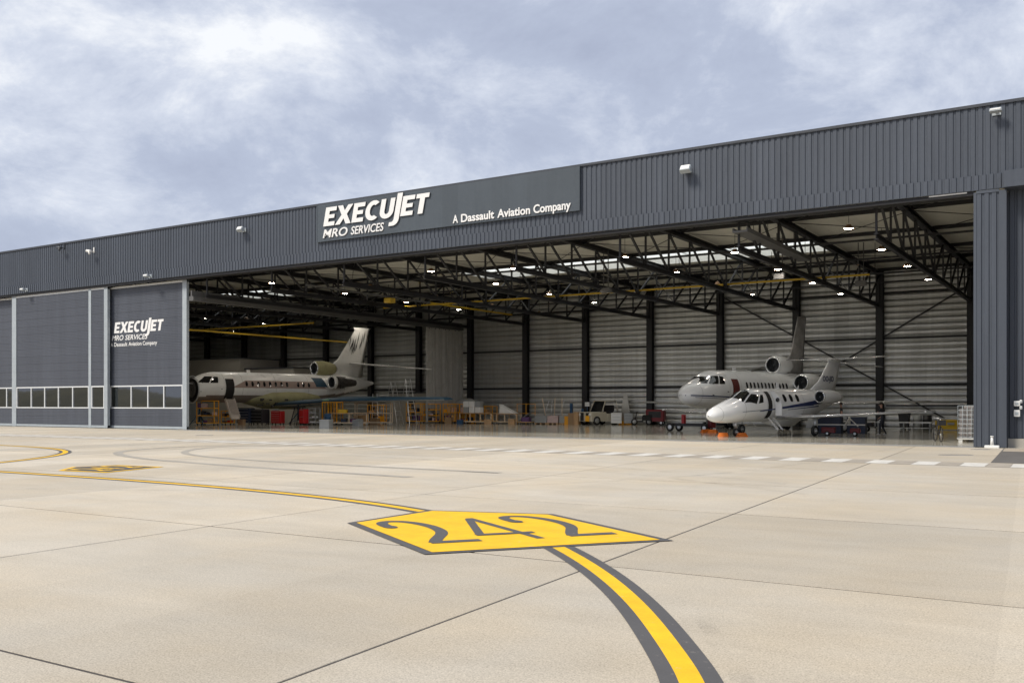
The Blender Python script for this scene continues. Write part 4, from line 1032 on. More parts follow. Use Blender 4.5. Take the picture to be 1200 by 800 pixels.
# ------------------------------------------------------------------ lamps and fittings
def hang_lamp_proto():
    o = empty('hanging_lamp', (0, 0, 0), 0, 'lit bronze hangar lamp hanging below the roof trusses', 'lamp', 'lamps hanging below the roof')
    MB().lathe([(.10, .02), (.10, .10), (.02, .13), (-.08, .24), (-.10, .25), (-.08, .22), (0, .11)], (0, 0, 0), 'Z', 14).build('dish', M['lamp_dish'], o)
    MB().lathe([(-.085, .005), (-.085, .14), (-.07, .20)], (0, 0, 0), 'Z', 14).build('glowing_cover', M['lamp_glow'], o)
    MB().tube((0, 0, .10), (0, 0, 1.0), .012, n=5).build('cable', M['black_steel'], o)
    return o
lp = hang_lamp_proto(); first = True
spots = []
for k, cx in enumerate(COLX[:12]):
    for i in range(5):
        y = 2.2 + i * 6.9 + (k % 3) * 1.1
        if y < 27.6: spots.append(((cx - (1.45 if k % 2 == 0 else 1.05), y, 9.55 if k % 2 == 0 else 9.1), k, i))
ORD = ['first', 'second', 'third', 'fourth', 'fifth', 'sixth', 'seventh', 'eighth', 'ninth', 'tenth', 'eleventh', 'twelfth']
for s, kr, ir in spots:
    o = lp if first else copy_tree(lp); first = False; o.location = s
    o['label'] = 'lit bronze roof lamp, %s from the front in the %s row from the ribbed pillar' % (ORD[ir], ORD[kr])
def flood(x, z, w, h, label, tilt=-35):
    o = empty('floodlight', (x, -.06, z), 0, label, 'floodlight', 'floodlights on the fascia')
    b_ = MB().bbox(-w / 2, w / 2, -.12, .12, -h / 2, h / 2, .03).build('housing', M['galv'], o, (0, -.30, 0)); b_.rotation_euler = (R(tilt), 0, 0)
    g_ = MB().box(-w / 2 + .04, w / 2 - .04, -.135, -.121, -h / 2 + .04, h / 2 - .04).build('lens', M['white'], o, (0, -.30, 0)); g_.rotation_euler = (R(tilt), 0, 0)
    MB().box(-.05, .05, -.30, 0, -.03, .03).box(-.16, .16, -.012, .02, -.12, .12).build('bracket', M['galv'], o)
flood(-16.89, 12.45, .50, .32, 'square white floodlight on the fascia right of the sign')
flood(-46.3, 12.55, .46, .28, 'white floodlight on the fascia left of the sign')
flood(-4.14, 13.06, .44, .13, 'flat white light box high on the fascia above the ribbed pillar', -10)
flood(-69.95, 10.32, .45, .16, 'small white lamp above the closed door, nearest the picture edge', -10)
flood(-55.41, 10.32, .45, .16, 'small white lamp above the door panel with lettering', -10)
def camera_unit(x, z, label, m):
    o = empty('security_camera', (x, -.06, z), 0, label, 'camera', 'cameras on the fascia')
    MB().box(-.06, .06, -.02, .02, -.08, .3).tube((0, -.02, 0), (0, -.35, -.02), .025, n=6).build('bracket', m, o)
    MB().tube((-.22, -.42, .02), (.22, -.36, -.05), .10, .10, 10).tube((.05, -.40, -.06), (.05, -.40, -.26), .09, .06, 10).build('housing', m, o)
camera_unit(-61.62, 12.5, 'white camera unit on the fascia above the sliding doors', M['white'])
camera_unit(-65.18, 13.05, 'small dark camera unit near the top of the fascia', M['trim'])
o = empty('door_stop', (-4.27, -.36, 0.0), 0, 'white steel door stop on the ground against the ribbed pillar', 'door stop')
MB().bbox(-.26, .26, -.10, .10, .0, .10, .02).build('base', M['white'], o); MB().tube((0, 0, .10), (0, 0, .42), .065, .045, 12).tube((0, 0, .42), (0, 0, .46), .065, .065, 12).build('post', M['white'], o)
for x, z, w, h, lab in ((-3.47, 1.72, .22, .20, 'white switch box on the side wall, upper of the pair'), (-3.47, 1.34, .22, .26, 'white socket box on the side wall, lower of the pair'), (-3.33, 1.80, .09, .12, 'tiny grey box above the wall switches'), (-3.33, 1.56, .09, .12, 'tiny grey box between the wall switches')):
    o = empty('wall_box', (x, .44, z), 0, lab, 'switch box', 'boxes on the side wall')
    MB().bbox(-w / 2, w / 2, -.12, .0, -h / 2, h / 2, .015).build('case', M['white'], o); MB().box(-w / 4, w / 4, -.135, -.121, -h / 4, h / 6).build('cover', M['galv'], o)

# crane rails and catwalk under the roof
o = empty('crane_rail', (-30, 16.0, 9.15), 0, 'long yellow overhead crane rail crossing the open bay', 'crane rail', 'yellow overhead rails')
MB().box(-18.5, 17.7, -.05, .05, -.05, .05).build('rail', M['rail_yellow'], o)
for i in range(7): MB().tube((-18 + i * 6, 0, .05), (-18 + i * 6, 0, 1.8), .018, n=5).build('hanger', M['black_steel'], o)
o = empty('crane_rail', (-44, 3, 9.3), 0, 'pale overhead rail running back from the front, yellow at its far end', 'crane rail', 'yellow overhead rails')
MB().box(-.06, .06, 0, 13, -.06, .06).build('rail', M['beam_grey'], o); MB().box(-.06, .06, 13, 24.5, -.06, .06).build('rail', M['rail_yellow'], o)
MB().bbox(-.3, .3, 8.0, 8.6, -.42, -.08, .03).build('trolley', M['rail_yellow'], o)
o = empty('crane_rail', (-60, 6.0, 7.35), 0, 'yellow overhead rail above the dismantled cream jet', 'crane rail', 'yellow overhead rails')
MB().box(-.055, .055, 0, 19, -.055, .055).build('rail', M['rail_yellow'], o); MB().tube((0, 2, .09), (0, 2, 3.8), .02, n=5).tube((0, 14, .09), (0, 14, 3.8), .02, n=5).build('hanger', M['black_steel'], o)
o = empty('crane_rail', (-66, 14, 8.1), 0, 'pale overhead tube crossing the closed bay', 'crane rail', 'yellow overhead rails')
MB().box(-8, 12, -.05, .05, -.05, .05).build('rail', M['rail_yellow'], o)
o = empty('heater_unit', (-14.6, .4, 9.5), 0, 'long grey radiant heater tray hung inside the open front', 'heater', 'grey roof units')
MB().box(-.35, .35, 0, 10.5, -.04, .04).box(-.35, -.30, 0, 10.5, .04, .16).box(.30, .35, 0, 10.5, .04, .16).build('tray', M['beam_grey'], o)
for y in (1, 5, 9.5): MB().tube((-.3, y, .1), (-.3, y, 1.6), .015, n=5).tube((.3, y, .1), (.3, y, 1.6), .015, n=5).build('hanger', M['black_steel'], o)
for (x, y, z, lab) in ((-16.0, 11.0, 8.75, 'small grey hoist hanging on twin rods near the right trusses'), (-26.5, 10.6, 8.6, 'small grey hoist hanging on twin rods amid the middle trusses'), (-13.0, 17.0, 8.8, 'grey hoist hanging below the truss nearest the ribbed pillar')):
    o = empty('hoist_unit', (x, y, z), 0, lab, 'hoist', 'grey hoists')
    MB().bbox(-.3, .3, -.2, .2, -.15, .15, .03).build('body', M['beam_grey'], o); MB().tube((-.15, 0, .1), (-.15, 0, 2.4), .03, n=6).tube((.15, 0, .1), (.15, 0, 2.4), .03, n=6).build('rod', M['beam_grey'], o)

# curtain closing the end of the partition, plaster block at the back
cu = empty('partition_curtain', (-51.6, 25.4, 0), 0, 'tall grey gathered curtain hanging from the track beam at the back', 'curtain')
c_ = MB(); prev = None; N_ = 120
for i in range(N_ + 1):
    t = i / N_; p = (.11 * math.sin(t * 70) + .05 * math.sin(t * 173 + 1) , t * 5.6)
    if prev: c_.quad([(prev[0], prev[1], .08), (p[0], p[1], .08), (p[0] * .8, p[1], 8.44), (prev[0] * .8, prev[1], 8.44)], 0, True)
    prev = p
c_.build('fabric', M['curtain'], cu, recalc=False)
rg = MB()
for i in range(18): rg.tube((0, .2 + i * .3, 8.36), (0, .2 + i * .3, 8.42), .05, n=6)
rg.build('runners', M['black_steel'], cu)
bl = empty('office_block', (-75, 25.6, 0), 0, 'pale plastered office block at the back of the closed bay', 'office block')
MB().box(-9.5, -.4, 0, 5.4, 0, 6.3).box(-.4, 6.6, .6, 5.4, 0, 5.2).build('wall', M['block'], bl); MB().box(-9.6, -.3, -.06, 5.4, 6.3, 6.42).box(-.3, 6.7, .52, 5.4, 5.2, 5.32).build('roof_edge', M['trim'], bl)
MB().box(-8, -6.9, -.04, .02, 0, 2.1).build('door', M['galv'], bl)
bl2 = empty('storage_cabin', (-55.5, 29.0, 0), 0, 'grey storage cabin behind the dismantled jet tail', 'cabin')
MB().box(-3.2, 2.2, 0, 1.6, 0, 2.7).build('wall', M['block'], bl2); MB().box(-3.3, 2.3, -.08, 1.6, 2.7, 2.8).build('roof_edge', M['trim'], bl2); MB().box(-1, -.1, -.04, .02, 0, 2.05).build('door', M['trim'], bl2)

# ------------------------------------------------------------------ workshop equipment
M['darkred'] = mat('dark_red_enamel', (0.16, 0.012, 0.015), 0.45, noise=0.15)
M['amber'] = mat('amber_tube', (0.85, 0.40, 0.02), 0.5, noise=0.12); M['red'] = mat('red_enamel', (0.45, 0.012, 0.015), 0.35, noise=0.08)
M['wood'] = mat('pale_timber', (0.50, 0.32, 0.17), 0.7, noise=0.2, nscale=3); M['cream'] = mat('cream_steel', (0.75, 0.60, 0.42), 0.5, noise=0.08)
M['bluec'] = mat('blue_enamel', (0.015, 0.07, 0.16), 0.45, noise=0.15); M['navy'] = mat('navy_crate', (0.02, 0.03, 0.06), 0.5, noise=0.2)
M['greyc'] = mat('grey_crate', (0.30, 0.31, 0.31), 0.6, noise=0.1); M['card'] = mat('brown_card', (0.34, 0.22, 0.12), 0.8, noise=0.15)
M['blackp'] = mat('black_plastic', (0.02, 0.02, 0.022), 0.5, noise=0.2); M['orange'] = mat('orange_chock', (0.75, 0.17, 0.01), 0.5, noise=0.06)
M['yellowp'] = mat('yellow_plastic', (0.65, 0.42, 0.01), 0.45, noise=0.06); M['pinkp'] = mat('pink_film', (0.55, 0.42, 0.40), 0.5, noise=0.15); M['purple'] = mat('purple_cloth', (0.12, 0.06, 0.16), 0.8)
FZ = 0.003
def th(name, x, y, rz, label, cat, group=None): return empty(name, (x, y, FZ), R(rz), label, cat, group)
def castors(o, w, d, r=.06, m='rubber'):
    for sx in (-1, 1):
        for sy in (-1, 1): MB().lathe([(-.02, .005), (-.02, r), (.02, r), (.02, .005)], (sx * (w / 2 - .08), sy * (d / 2 - .08), r), 'X', 10).box(sx * (w / 2 - .08) - .03, sx * (w / 2 - .08) + .03, sy * (d / 2 - .08) - .03, sy * (d / 2 - .08) + .03, r * 1.3, .14).build('castor', M[m], o)
def tool_cabinet(x, y, rz, w, d, h, m, n, label):
    o = th('tool_cabinet', x, y, rz, label, 'tool cabinet', 'tool cabinets on castors'); castors(o, w, d)
    MB().bbox(-w / 2, w / 2, -d / 2, d / 2, .14, h, .02).build('body', m, o)
    st = (h - .2) / n
    for i in range(n):
        dr = MB().box(-w / 2 + .03, w / 2 - .03, -d / 2 - .02, -d / 2 + .001, .17 + i * st, .17 + (i + 1) * st - .02).build('drawer', m, o)
        MB().box(-w / 2 + .1, w / 2 - .1, -d / 2 - .045, -d / 2 - .021, .17 + (i + 1) * st - .06, .17 + (i + 1) * st - .035).build('handle', M['steel'], dr)
    MB().box(-w / 2 + .03, w / 2 - .03, -d / 2 + .03, d / 2 - .03, h + .001, h + .02).build('top_mat', M['blackp'], o)
    return o
def rack(x, y, rz, w, d, h, n, m, label, fill=None, lattice=0):
    o = th('wheeled_rack', x, y, rz, label, 'rack', 'amber wheeled racks'); castors(o, w, d); t = .06
    for sx in (-1, 1):
        for sy in (-1, 1): MB().box(sx * (w / 2 - t / 2) - t / 2, sx * (w / 2 - t / 2) + t / 2, sy * (d / 2 - t / 2) - t / 2, sy * (d / 2 - t / 2) + t / 2, .14, h).build('upright', m, o)
    for i in range(n):
        z = .16 + i * (h - .2) / max(1, n - 1)
        b_ = MB().box(-w / 2 + t, w / 2 - t, -d / 2, -d / 2 + t, z, z + t).box(-w / 2 + t, w / 2 - t, d / 2 - t, d / 2, z, z + t).box(-w / 2, -w / 2 + t, -d / 2 + t, d / 2 - t, z, z + t).box(w / 2 - t, w / 2, -d / 2 + t, d / 2 - t, z, z + t)
        if i < n - 1: b_.box(-w / 2 + t, w / 2 - t, -d / 2 + t, d / 2 - t, z + .01, z + .03)
        b_.build('shelf', m, o)
    for i in range(lattice):
        xx = -w / 2 + w * (i + 1) / (lattice + 1); MB().box(xx - .015, xx + .015, d / 2 - .03, d / 2, .2, h - .05).box(xx - .015, xx + .015, -d / 2, -d / 2 + .03, .2, h - .05).build('bar', m, o)
    if fill:
        for i in range(n - 1):
            z = .16 + i * (h - .2) / max(1, n - 1) + .045; xx = -w / 2 + .08
            while xx < w / 2 - .2:
                ww = rnd.uniform(.15, .4); hh = rnd.uniform(.12, .75) * (h - .2) / max(1, n - 1) * .9
                if rnd.random() < .8: MB().bbox(xx, min(xx + ww, w / 2 - .06), -d / 2 + .07, d / 2 - rnd.uniform(.07, .25), z, z + hh, .015).build('stored_box', M[rnd.choice(fill)], o)
                xx += ww + rnd.uniform(.03, .12)
    return o
def bench(x, y, rz, w, d, h, label, nb=2, m='cream', mid=False):
    o = th('wheeled_bench', x, y, rz, label, 'workbench', 'framed benches on castors'); castors(o, w, d, .06, 'white'); t = .07
    for i in range(nb + 1):
        xx = -w / 2 + t / 2 + (w - t) * i / nb
        for sy in (-1, 1): MB().box(xx - t / 2, xx + t / 2, sy * (d / 2 - t / 2) - t / 2, sy * (d / 2 - t / 2) + t / 2, .14, h - .04).build('leg', M[m], o)
    MB().box(-w / 2 - .02, w / 2 + .02, -d / 2 - .02, d / 2 + .02, h - .04, h + .02).build('top', M['wood'] if m == 'cream' else M[m], o)
    b_ = MB()
    for z in ((.15,) if not mid else (.15, h * .52)): b_.box(-w / 2 + t, w / 2 - t, -d / 2 + .004, -d / 2 + t - .004, z, z + .08).box(-w / 2 + t, w / 2 - t, d / 2 - t + .004, d / 2 - .004, z, z + .08).box(-w / 2 + t, w / 2 - t, -d / 2 + t, d / 2 - t, z + .03, z + .05)
    b_.build('rail_shelf', M[m], o)
    return o
def crate(x, y, z, rz, w, d, h, m, label, cat='crate', group=None, name='crate', ribs=True):
    o = empty(name, (x, y, z), R(rz), label, cat, group)
    MB().bbox(-w / 2, w / 2, -d / 2, d / 2, 0, h, .02).build('body', m, o)
    if ribs:
        MB().box(-w / 2 - .015, w / 2 + .015, -d / 2 - .015, d / 2 + .015, h - .07, h - .02).build('rim', m, o)
        b_ = MB()
        for i in range(4): xx = -w / 2 + w * (i + .5) / 4; b_.box(xx - .015, xx + .015, -d / 2 - .012, -d / 2 + .001, .03, h - .08)
        b_.build('ribs', m, o)
    return o
# left group by and under the dismantled jet
o = th('hand_rail_table', -63.4, 8.3, 0, 'low table with pale boxes and an amber end post beside the door edge', 'table')
MB().box(-.9, .75, -.3, .3, .62, .68).build('top', M['greyc'], o); MB().box(-.85, -.8, -.28, .28, 0, .62).box(.68, .75, -.28, .28, 0, 1.15).build('leg', M['amber'], o); MB().bbox(-.6, .1, -.25, .2, .2, .58, .02).bbox(.15, .6, -.25, .2, .2, .5, .02).build('stored_box', M['pinkp'], o); MB().box(-.8, .68, -.26, .26, .16, .195).build('shelf', M['amber'], o)
rack(-61.5, 9.9, 22, 1.55, .8, 1.95, 4, M['amber'], 'amber rack with purple cloths and mixed boxes below the cockpit', ['navy', 'purple', 'blackp', 'card', 'pinkp'])
rack(-61.1, 11.6, 20, .9, .7, 1.15, 3, M['amber'], 'low amber rack below the hanging air stair', ['card', 'red', 'blackp', 'amber'])
tool_cabinet(-61.2, 13.6, 5, 1.3, .7, 1.35, M['navy'], 5, 'dark navy tool cabinet nearest the air stair')
tool_cabinet(-59.9, 13.9, -4, 1.5, .8, 1.25, M['blackp'], 4, 'wide black tool cabinet under the olive belly')
tool_cabinet(-58.35, 14.4, 10, .95, .6, 1.12, M['red'], 6, 'low red tool cabinet with clutter on its top')
tool_cabinet(-55.55, 14.6, -12, .62, .6, 1.28, M['red'], 2, 'tall bright red cabinet beside the grey shelf trolley')
crate(-58.5, 14.35, FZ + 1.145, 20, .35, .25, .14, M['greyc'], 'small grey parts tray on the low red cabinet', 'tray', None, 'parts_tray')
rack(-54.85, 15.0, 0, .75, .6, 1.35, 4, M['greyc'], 'grey shelf trolley with white packs beside the tall red cabinet', ['white', 'greyc'])
o = th('trestle', -57.0, 15.4, 0, 'black trestle stand between the two red cabinets', 'trestle')
for sx in (-1, 1): MB().beam((sx * .15, -.3, 1.4), (sx * .6, -.35, 0), .06).beam((sx * .15, .3, 1.4), (sx * .6, .35, 0), .06).build('leg', M['blackp'], o)
MB().box(-.4, .4, -.4, .4, 1.4, 1.48).build('top', M['blackp'], o); MB().box(-.55, .55, -.3, .3, .3, .34).build('shelf', M['greyc'], o)
rack(-54.2, 16.4, 0, 1.6, .8, 1.85, 2, M['amber'], 'tall amber barred stand left of the framed benches', None, 4)
crate(-46.6, 7.6, FZ, 12, .78, .55, .62, M['greyc'], 'large grey bin standing forward on the open floor', 'bin', 'grey bins', 'storage_bin')
crate(-49.3, 13.9, FZ, -5, .70, .5, .50, M['greyc'], 'smaller grey bin in front of the low framed bench', 'bin', 'grey bins', 'storage_bin')
o = th('oil_drum', -53.6, 15.2, 0, 'dark blue drum between the amber stand and the framed bench', 'drum')
MB().lathe([(0, .01), (0, .27), (.3, .27), (.32, .285), (.34, .27), (.6, .27), (.62, .285), (.64, .27), (.92, .27), (.93, .24), (.92, .01)], (0, 0, 0), 'Z', 18).build('body', M['bluec'], o); MB().tube((.12, 0, .92), (.12, 0, .96), .04, n=8).build('cap', M['steel'], o)
bench(-52.5, 16.6, 30, 2.9, .8, .95, 'low framed bench with a yellow case on its top', 2)
bench(-51.9, 18.8, 30, 3.0, .9, 1.75, 'tall two-tier framed bench behind the low bench', 1, 'cream', True)
crate(-53.0, 16.3, FZ + .972, 28, .75, .4, .28, M['yellowp'], 'yellow tool case lying on the low framed bench', 'tool case', None, 'tool_case', False)
for i, (dx, m_) in enumerate(((-.5, 'navy'), (.25, 'purple'), (.75, 'greyc'))):
    crate(-52.5 + dx * .86, 16.6 + dx * .5, FZ + .21, 30, .45, .4, .3, M[m_], ('navy box on the lower shelf of the low framed bench', 'purple box on the lower shelf of the low framed bench', 'grey box on the lower shelf of the low framed bench')[i], 'box', 'boxes under the low bench', 'parts_box')
def stepladder(x, y, rz, h, label, n=7, wide=.55):
    o = th('step_ladder', x, y, rz, label, 'ladder', 'aluminium step ladders')
    for sx in (-1, 1):
        MB().beam((sx * wide * .32, 0, h), (sx * wide / 2, -h * .30, .0), .05, .03).build('stile', M['alu'], o); MB().beam((sx * wide * .32, .04, h), (sx * wide / 2, h * .30, .0), .05, .03).build('stile', M['alu'], o)
    for i in range(n):
        t = (i + 1) / (n + 1); MB().box(-wide * .45, wide * .45, -h * .30 * (1 - t) - .04, -h * .30 * (1 - t) + .04, h * t - .015, h * t + .015).build('tread', M['alu'], o)
    MB().beam((-wide * .4, -h * .15, h * .5), (-wide * .4, h * .15, h * .5), .02).beam((wide * .4, -h * .15, h * .5), (wide * .4, h * .15, h * .5), .02).build('spreader', M['alu'], o)
stepladder(-52.8, 24.4, 62, 3.9, 'tall aluminium step ladder rising above the blue wing', 10, .7)
stepladder(-53.9, 23.7, 75, 3.6, 'second aluminium step ladder beside the tallest one', 9, .7)
stepladder(-56.2, 24.0, 40, 2.6, 'short aluminium step ladder near the jet tail', 6)
AM = ['card', 'amber', 'blackp', 'navy', 'pinkp', 'purple', 'wood']
rack(-52.9, 25.6, 12, 1.5, .8, 1.75, 3, M['amber'], 'amber rack nearest the tall ladders', AM, 2)
rack(-51.5, 26.1, 8, 1.4, .8, 1.70, 4, M['amber'], 'amber rack with bright cloths in front of the curtain', AM)
rack(-50.0, 27.0, 4, 1.3, .8, 1.72, 3, M['amber'], 'amber barred rack at the curtain edge', AM, 3)
rack(-48.9, 27.9, 0, 1.2, .8, 1.70, 3, M['amber'], 'amber rack left of the white stacked boxes', AM, 2)
o = th('engine_cover', -49.6, 28.9, 0, 'rounded grey engine cowling standing behind the amber racks', 'cowling')
MB().lathe([(-1.0, .55), (-.6, .7), (.3, .72), (1.0, .5)], (0, 0, 1.5), 'X', 20).build('shell', M['greyc'], o); MB().box(-.7, -.6, -.5, .5, 0, 1.1).box(.5, .6, -.5, .5, 0, 1.1).build('cradle', M['amber'], o)
bench(-46.6, 26.2, 0, 3.3, .9, .92, 'long cream framed bench carrying the white boxes', 3)
bench(-44.1, 26.9, 0, 2.4, .8, .88, 'cream framed bench carrying the white wedge', 2)
for i in range(3):
    for k in range(2):
        crate(-47.75 + i * .62, 26.25, FZ + .945 + k * .50, rnd.uniform(-3, 3), .56, .5, .485, M['white'] if (i + k) % 3 else M['greyc'],
              ('%s white carton in the %s row on the long cream bench' % (('left', 'middle', 'right')[i], ('lower', 'upper')[k])), 'carton', 'cartons on the cream bench', 'carton', False)
o = empty('wedge_panel', (-44.0, 26.9, FZ + .905), 0, 'white wedge-shaped fairing lying on the cream bench', 'fairing')
wq = MB(); wq.v = [(-.7, -.3, 0), (.9, -.3, 0), (.9, .3, 0), (-.7, .3, 0), (-.68, -.25, .75), (-.68, .25, .75)]; wq.f = [(3, 2, 1, 0), (0, 1, 4), (2, 3, 5), (1, 2, 5, 4), (3, 0, 4, 5)]; wq.m = [0] * 5; wq.sm = [False] * 5; wq.build('shell', M['white'], o)
MB().box(-.72, -.70, -.3, .3, 0, .8).build('end_plate', M['greyc'], o)
o = th('guard_frame', -43.0, 28.2, 0, 'thin amber guard frame standing behind the cream bench', 'frame')
for xx in (-.9, 0, .9): MB().tube((xx, 0, 0), (xx, 0, 1.75), .025, n=6).build('post', M['amber'], o)
MB().tube((-.9, 0, 1.7), (.9, 0, 1.7), .02, n=6).tube((-.9, 0, .9), (.9, 0, .9), .02, n=6).build('rail', M['amber'], o)
o = th('dolly', -42.3, 27.0, 10, 'low timber dolly with a sloped white cover', 'dolly'); castors(o, 1.3, .8)
MB().box(-.65, .65, -.4, .4, .14, .22).build('deck', M['wood'], o); MB().beam((-.5, 0, .3), (.4, 0, .95), .6, .03).build('cover', M['greyc'], o); MB().bbox(-.3, .4, -.3, .3, .22, .6, .02).build('stored_box', M['purple'], o)
o = th('folded_stand', -40.6, 28.6, 0, 'folded pale steel stand with crossed legs against the back wall', 'stand')
for k in range(6):
    x0_ = -1.0 + k * .38; MB().tube((x0_, 0, .25), (x0_ + (.55, -.5, .1, .0, .5, -.1)[k], .15, 2.0 + (.2 if k % 2 else 0)), .035, n=6).build('tube', M['cream'] if k % 2 else M['alu'], o)
MB().tube((-1.1, .05, .3), (1.1, .05, .3), .04, n=6).box(-1.1, 1.1, -.3, .3, 0, .08).build('foot', M['greyc'], o)
for i, (x, w, m_, lab) in enumerate(((-41.1, 1.15, 'greyc', 'olive grey pallet box in front of the folded stand'), (-39.95, 1.0, 'pinkp', 'pinkish pallet box right of the olive grey one'), (-39.0, .6, 'greyc', 'narrow grey pallet box next to the blue trolley'))):
    o = th('pallet_box', x, 27.8, rnd.uniform(-4, 4), lab, 'pallet box', 'pallet boxes by the back wall')
    MB().bbox(-w / 2, w / 2, -.4, .4, .14, .72, .02).build('body', M[m_], o)
    for sx in (-1, 0, 1): MB().box(sx * (w / 2 - .08) - .06, sx * (w / 2 - .08) + .06, -.4, .4, 0, .12).build('runner', M['wood'], o)
    MB().box(-w / 2, w / 2, -.4, .4, .12, .138).build('deck', M['wood'], o)
o = th('blue_trolley', -38.5, 29.2, 0, 'dark blue trolley with an upright post and brown box', 'trolley'); castors(o, 1.5, .8)
MB().box(-.75, .75, -.4, .4, .14, .30).build('deck', M['bluec'], o); MB().box(-.75, -.55, -.1, .1, .3, 1.75).box(.35, .5, -.1, .1, .3, 1.3).build('post', M['bluec'], o); MB().bbox(-.3, .6, -.35, .3, .3, .75, .02).build('stored_box', M['card'], o)
o = th('notice_stand', -38.0, 29.9, 0, 'small white notice board on a dark post', 'notice board')
MB().tube((0, 0, 0), (0, 0, 1.6), .03, n=6).build('post', M['bluec'], o); MB().box(-.22, .22, -.03, .0, 1.5, 1.85).build('board', M['white'], o); MB().box(-.25, .25, -.25, .25, 0, .04).build('base', M['blackp'], o)
for i, (x, y, w, h, m_, lab) in enumerate(((-38.1, 27.4, .5, .95, 'card', 'brown upright crate left of the tow tractor'), (-37.5, 27.2, .42, 1.05, 'wood', 'pale timber upright crate touching the tow tractor'), (-38.6, 27.6, .4, .7, 'amber', 'low amber crate beside the brown crate'))):
    crate(x, y, FZ, rnd.uniform(-6, 6), w, .5, h, M[m_], lab, 'crate', 'crates left of the tow tractor')
EX = [(-54.9, 20.5, .9, .6, .75, 'wood', 'pale timber crate on the floor behind the tall framed bench'), (-53.9, 21.3, .7, .6, .5, 'card', 'brown carton beside the pale timber crate'), (-55.9, 17.6, .8, .5, .6, 'greyc', 'grey crate left of the tall amber barred stand'),
      (-47.9, 25.4, .5, .4, .35, 'bluec', 'small blue crate on the floor before the long cream bench'), (-45.2, 25.6, .6, .45, .4, 'wood', 'timber crate on the floor at the long bench end'), (-49.5, 25.9, .6, .5, .55, 'card', 'brown carton on the floor before the amber racks'), (-43.1, 26.1, .55, .4, .45, 'wood', 'timber crate on the floor by the low dolly'), (-60.4, 12.4, .5, .4, .45, 'card', 'brown carton on the floor beside the navy tool cabinet')]
for x, y, w, d, h, m_, lab in EX: crate(x, y, FZ, rnd.uniform(10, 35), w, d, h, M[m_], lab, 'crate', 'loose crates and cartons on the hangar floor')
rack(-54.6, 22.4, 20, 1.5, .8, 1.6, 3, M['amber'], 'amber rack half hidden behind the tall framed bench', ['card', 'wood', 'greyc', 'amber'], 2)
rack(-47.6, 29.3, 0, 1.4, .8, 1.5, 3, M['amber'], 'amber rack behind the white cartons', ['card', 'wood', 'greyc'], 1)
# tow tractor
o = th('tow_tractor', -36.0, 28.2, -23, 'beige and yellow open-cab tow tractor by the back wall', 'tractor')
M['tug'] = mat('beige_tractor_paint', (0.50, 0.46, 0.37), 0.45, noise=0.1)
body = MB(); body.bbox(-.85, .85, -1.5, .1, .30, 1.05, .06); body.bbox(-.85, .85, .1, 1.5, .30, .92, .05); body.build('body', M['tug'], o)
MB().box(-.55, -.15, -1.53, -1.501, .34, 1.0).box(.15, .55, -1.53, -1.501, .34, 1.0).build('front_stripe', M['blackp'], o)
MB().box(.12, .60, -1.56, -1.531, .30, .75).build('yellow_bumper', M['amber'], o)
for sx in (-1, 1): MB().lathe([(-.05, .01), (-.05, .11), (0, .12)], (sx * .62, -1.5, .82), 'Y', 12).build('headlight', M['white'], o)
fr = MB()
for sx in (-1, 1): fr.tube((sx * .78, -.35, 1.05), (sx * .70, .05, 1.95), .04, n=6).tube((sx * .70, .05, 1.95), (sx * .70, 1.2, 1.95), .04, n=6).tube((sx * .70, 1.2, 1.95), (sx * .78, 1.3, .92), .04, n=6)
fr.tube((-.70, .05, 1.95), (.70, .05, 1.95), .04, n=6).tube((-.70, 1.2, 1.95), (.70, 1.2, 1.95), .04, n=6); fr.build('cab_frame', M['tug'], o)
wsn = MB(); wsn.quad([(-.74, -.33, 1.08), (.74, -.33, 1.08), (.67, .04, 1.92), (-.67, .04, 1.92)]); wsn.build('windscreen', M['cockpit'], o)
MB().bbox(-.6, .6, .55, 1.0, .92, 1.1, .03).bbox(-.6, .6, .95, 1.1, 1.1, 1.6, .03).build('seat', M['blackp'], o)
for sx in (-1, 1):
    for yy in (-.95, .95): wheel(o, 0, 0, 0, .36, .22).matrix_local = Matrix.Translation((sx * .80, yy, .36)) @ Matrix.Rotation(R(90), 4, 'Z')
# right of the tractor
tool_cabinet(-34.6, 28.5, 24, .85, .6, .98, M['white'], 3, 'white cabinet right of the tow tractor')
tool_cabinet(-33.75, 29.0, 24, .75, .6, .94, M['greyc'], 3, 'grey cabinet right of the white one')
o = th('winglet_panel', -34.9, 30.75, 0, 'pale upright winglet propped behind the white cabinet', 'winglet')
surf([(-.5, .25, 0, 1.1, .10), (-.15, 2.5, 0, .32, .05)], True).build('shell', M['wing_grey'], o); MB().box(-.5, .6, -.2, .2, 0, .26).build('stand', M['amber'], o)
o = th('power_unit', -31.9, 30.2, 12, 'red ground power unit on wheels near the white jet nose', 'power unit')
MB().bbox(-.75, .75, -.45, .45, .30, 1.25, .06).build('body', M['darkred'], o); MB().box(-.5, .5, -.462, -.451, .6, 1.1).build('grille', M['blackp'], o); MB().tube((-.9, 0, .4), (-1.6, 0, .25), .04, n=6).build('tow_arm', M['blackp'], o)
for sx in (-1, 1):
    for sy in (-1, 1): wheel(o, sx * .5, sy * .40, .17, .17, .10)
o = th('motor_scooter', -32.7, 29.2, 40, 'black scooter standing beside the red power unit', 'scooter')
wheel(o, -.6, 0, .26, .26, .12); wheel(o, .6, 0, .26, .26, .12); MB().tube((-.55, 0, .3), (-.38, 0, 1.05), .035, n=6).tube((-.38, -.32, 1.08), (-.38, .32, 1.08), .02, n=6).build('handlebar', M['blackp'], o)
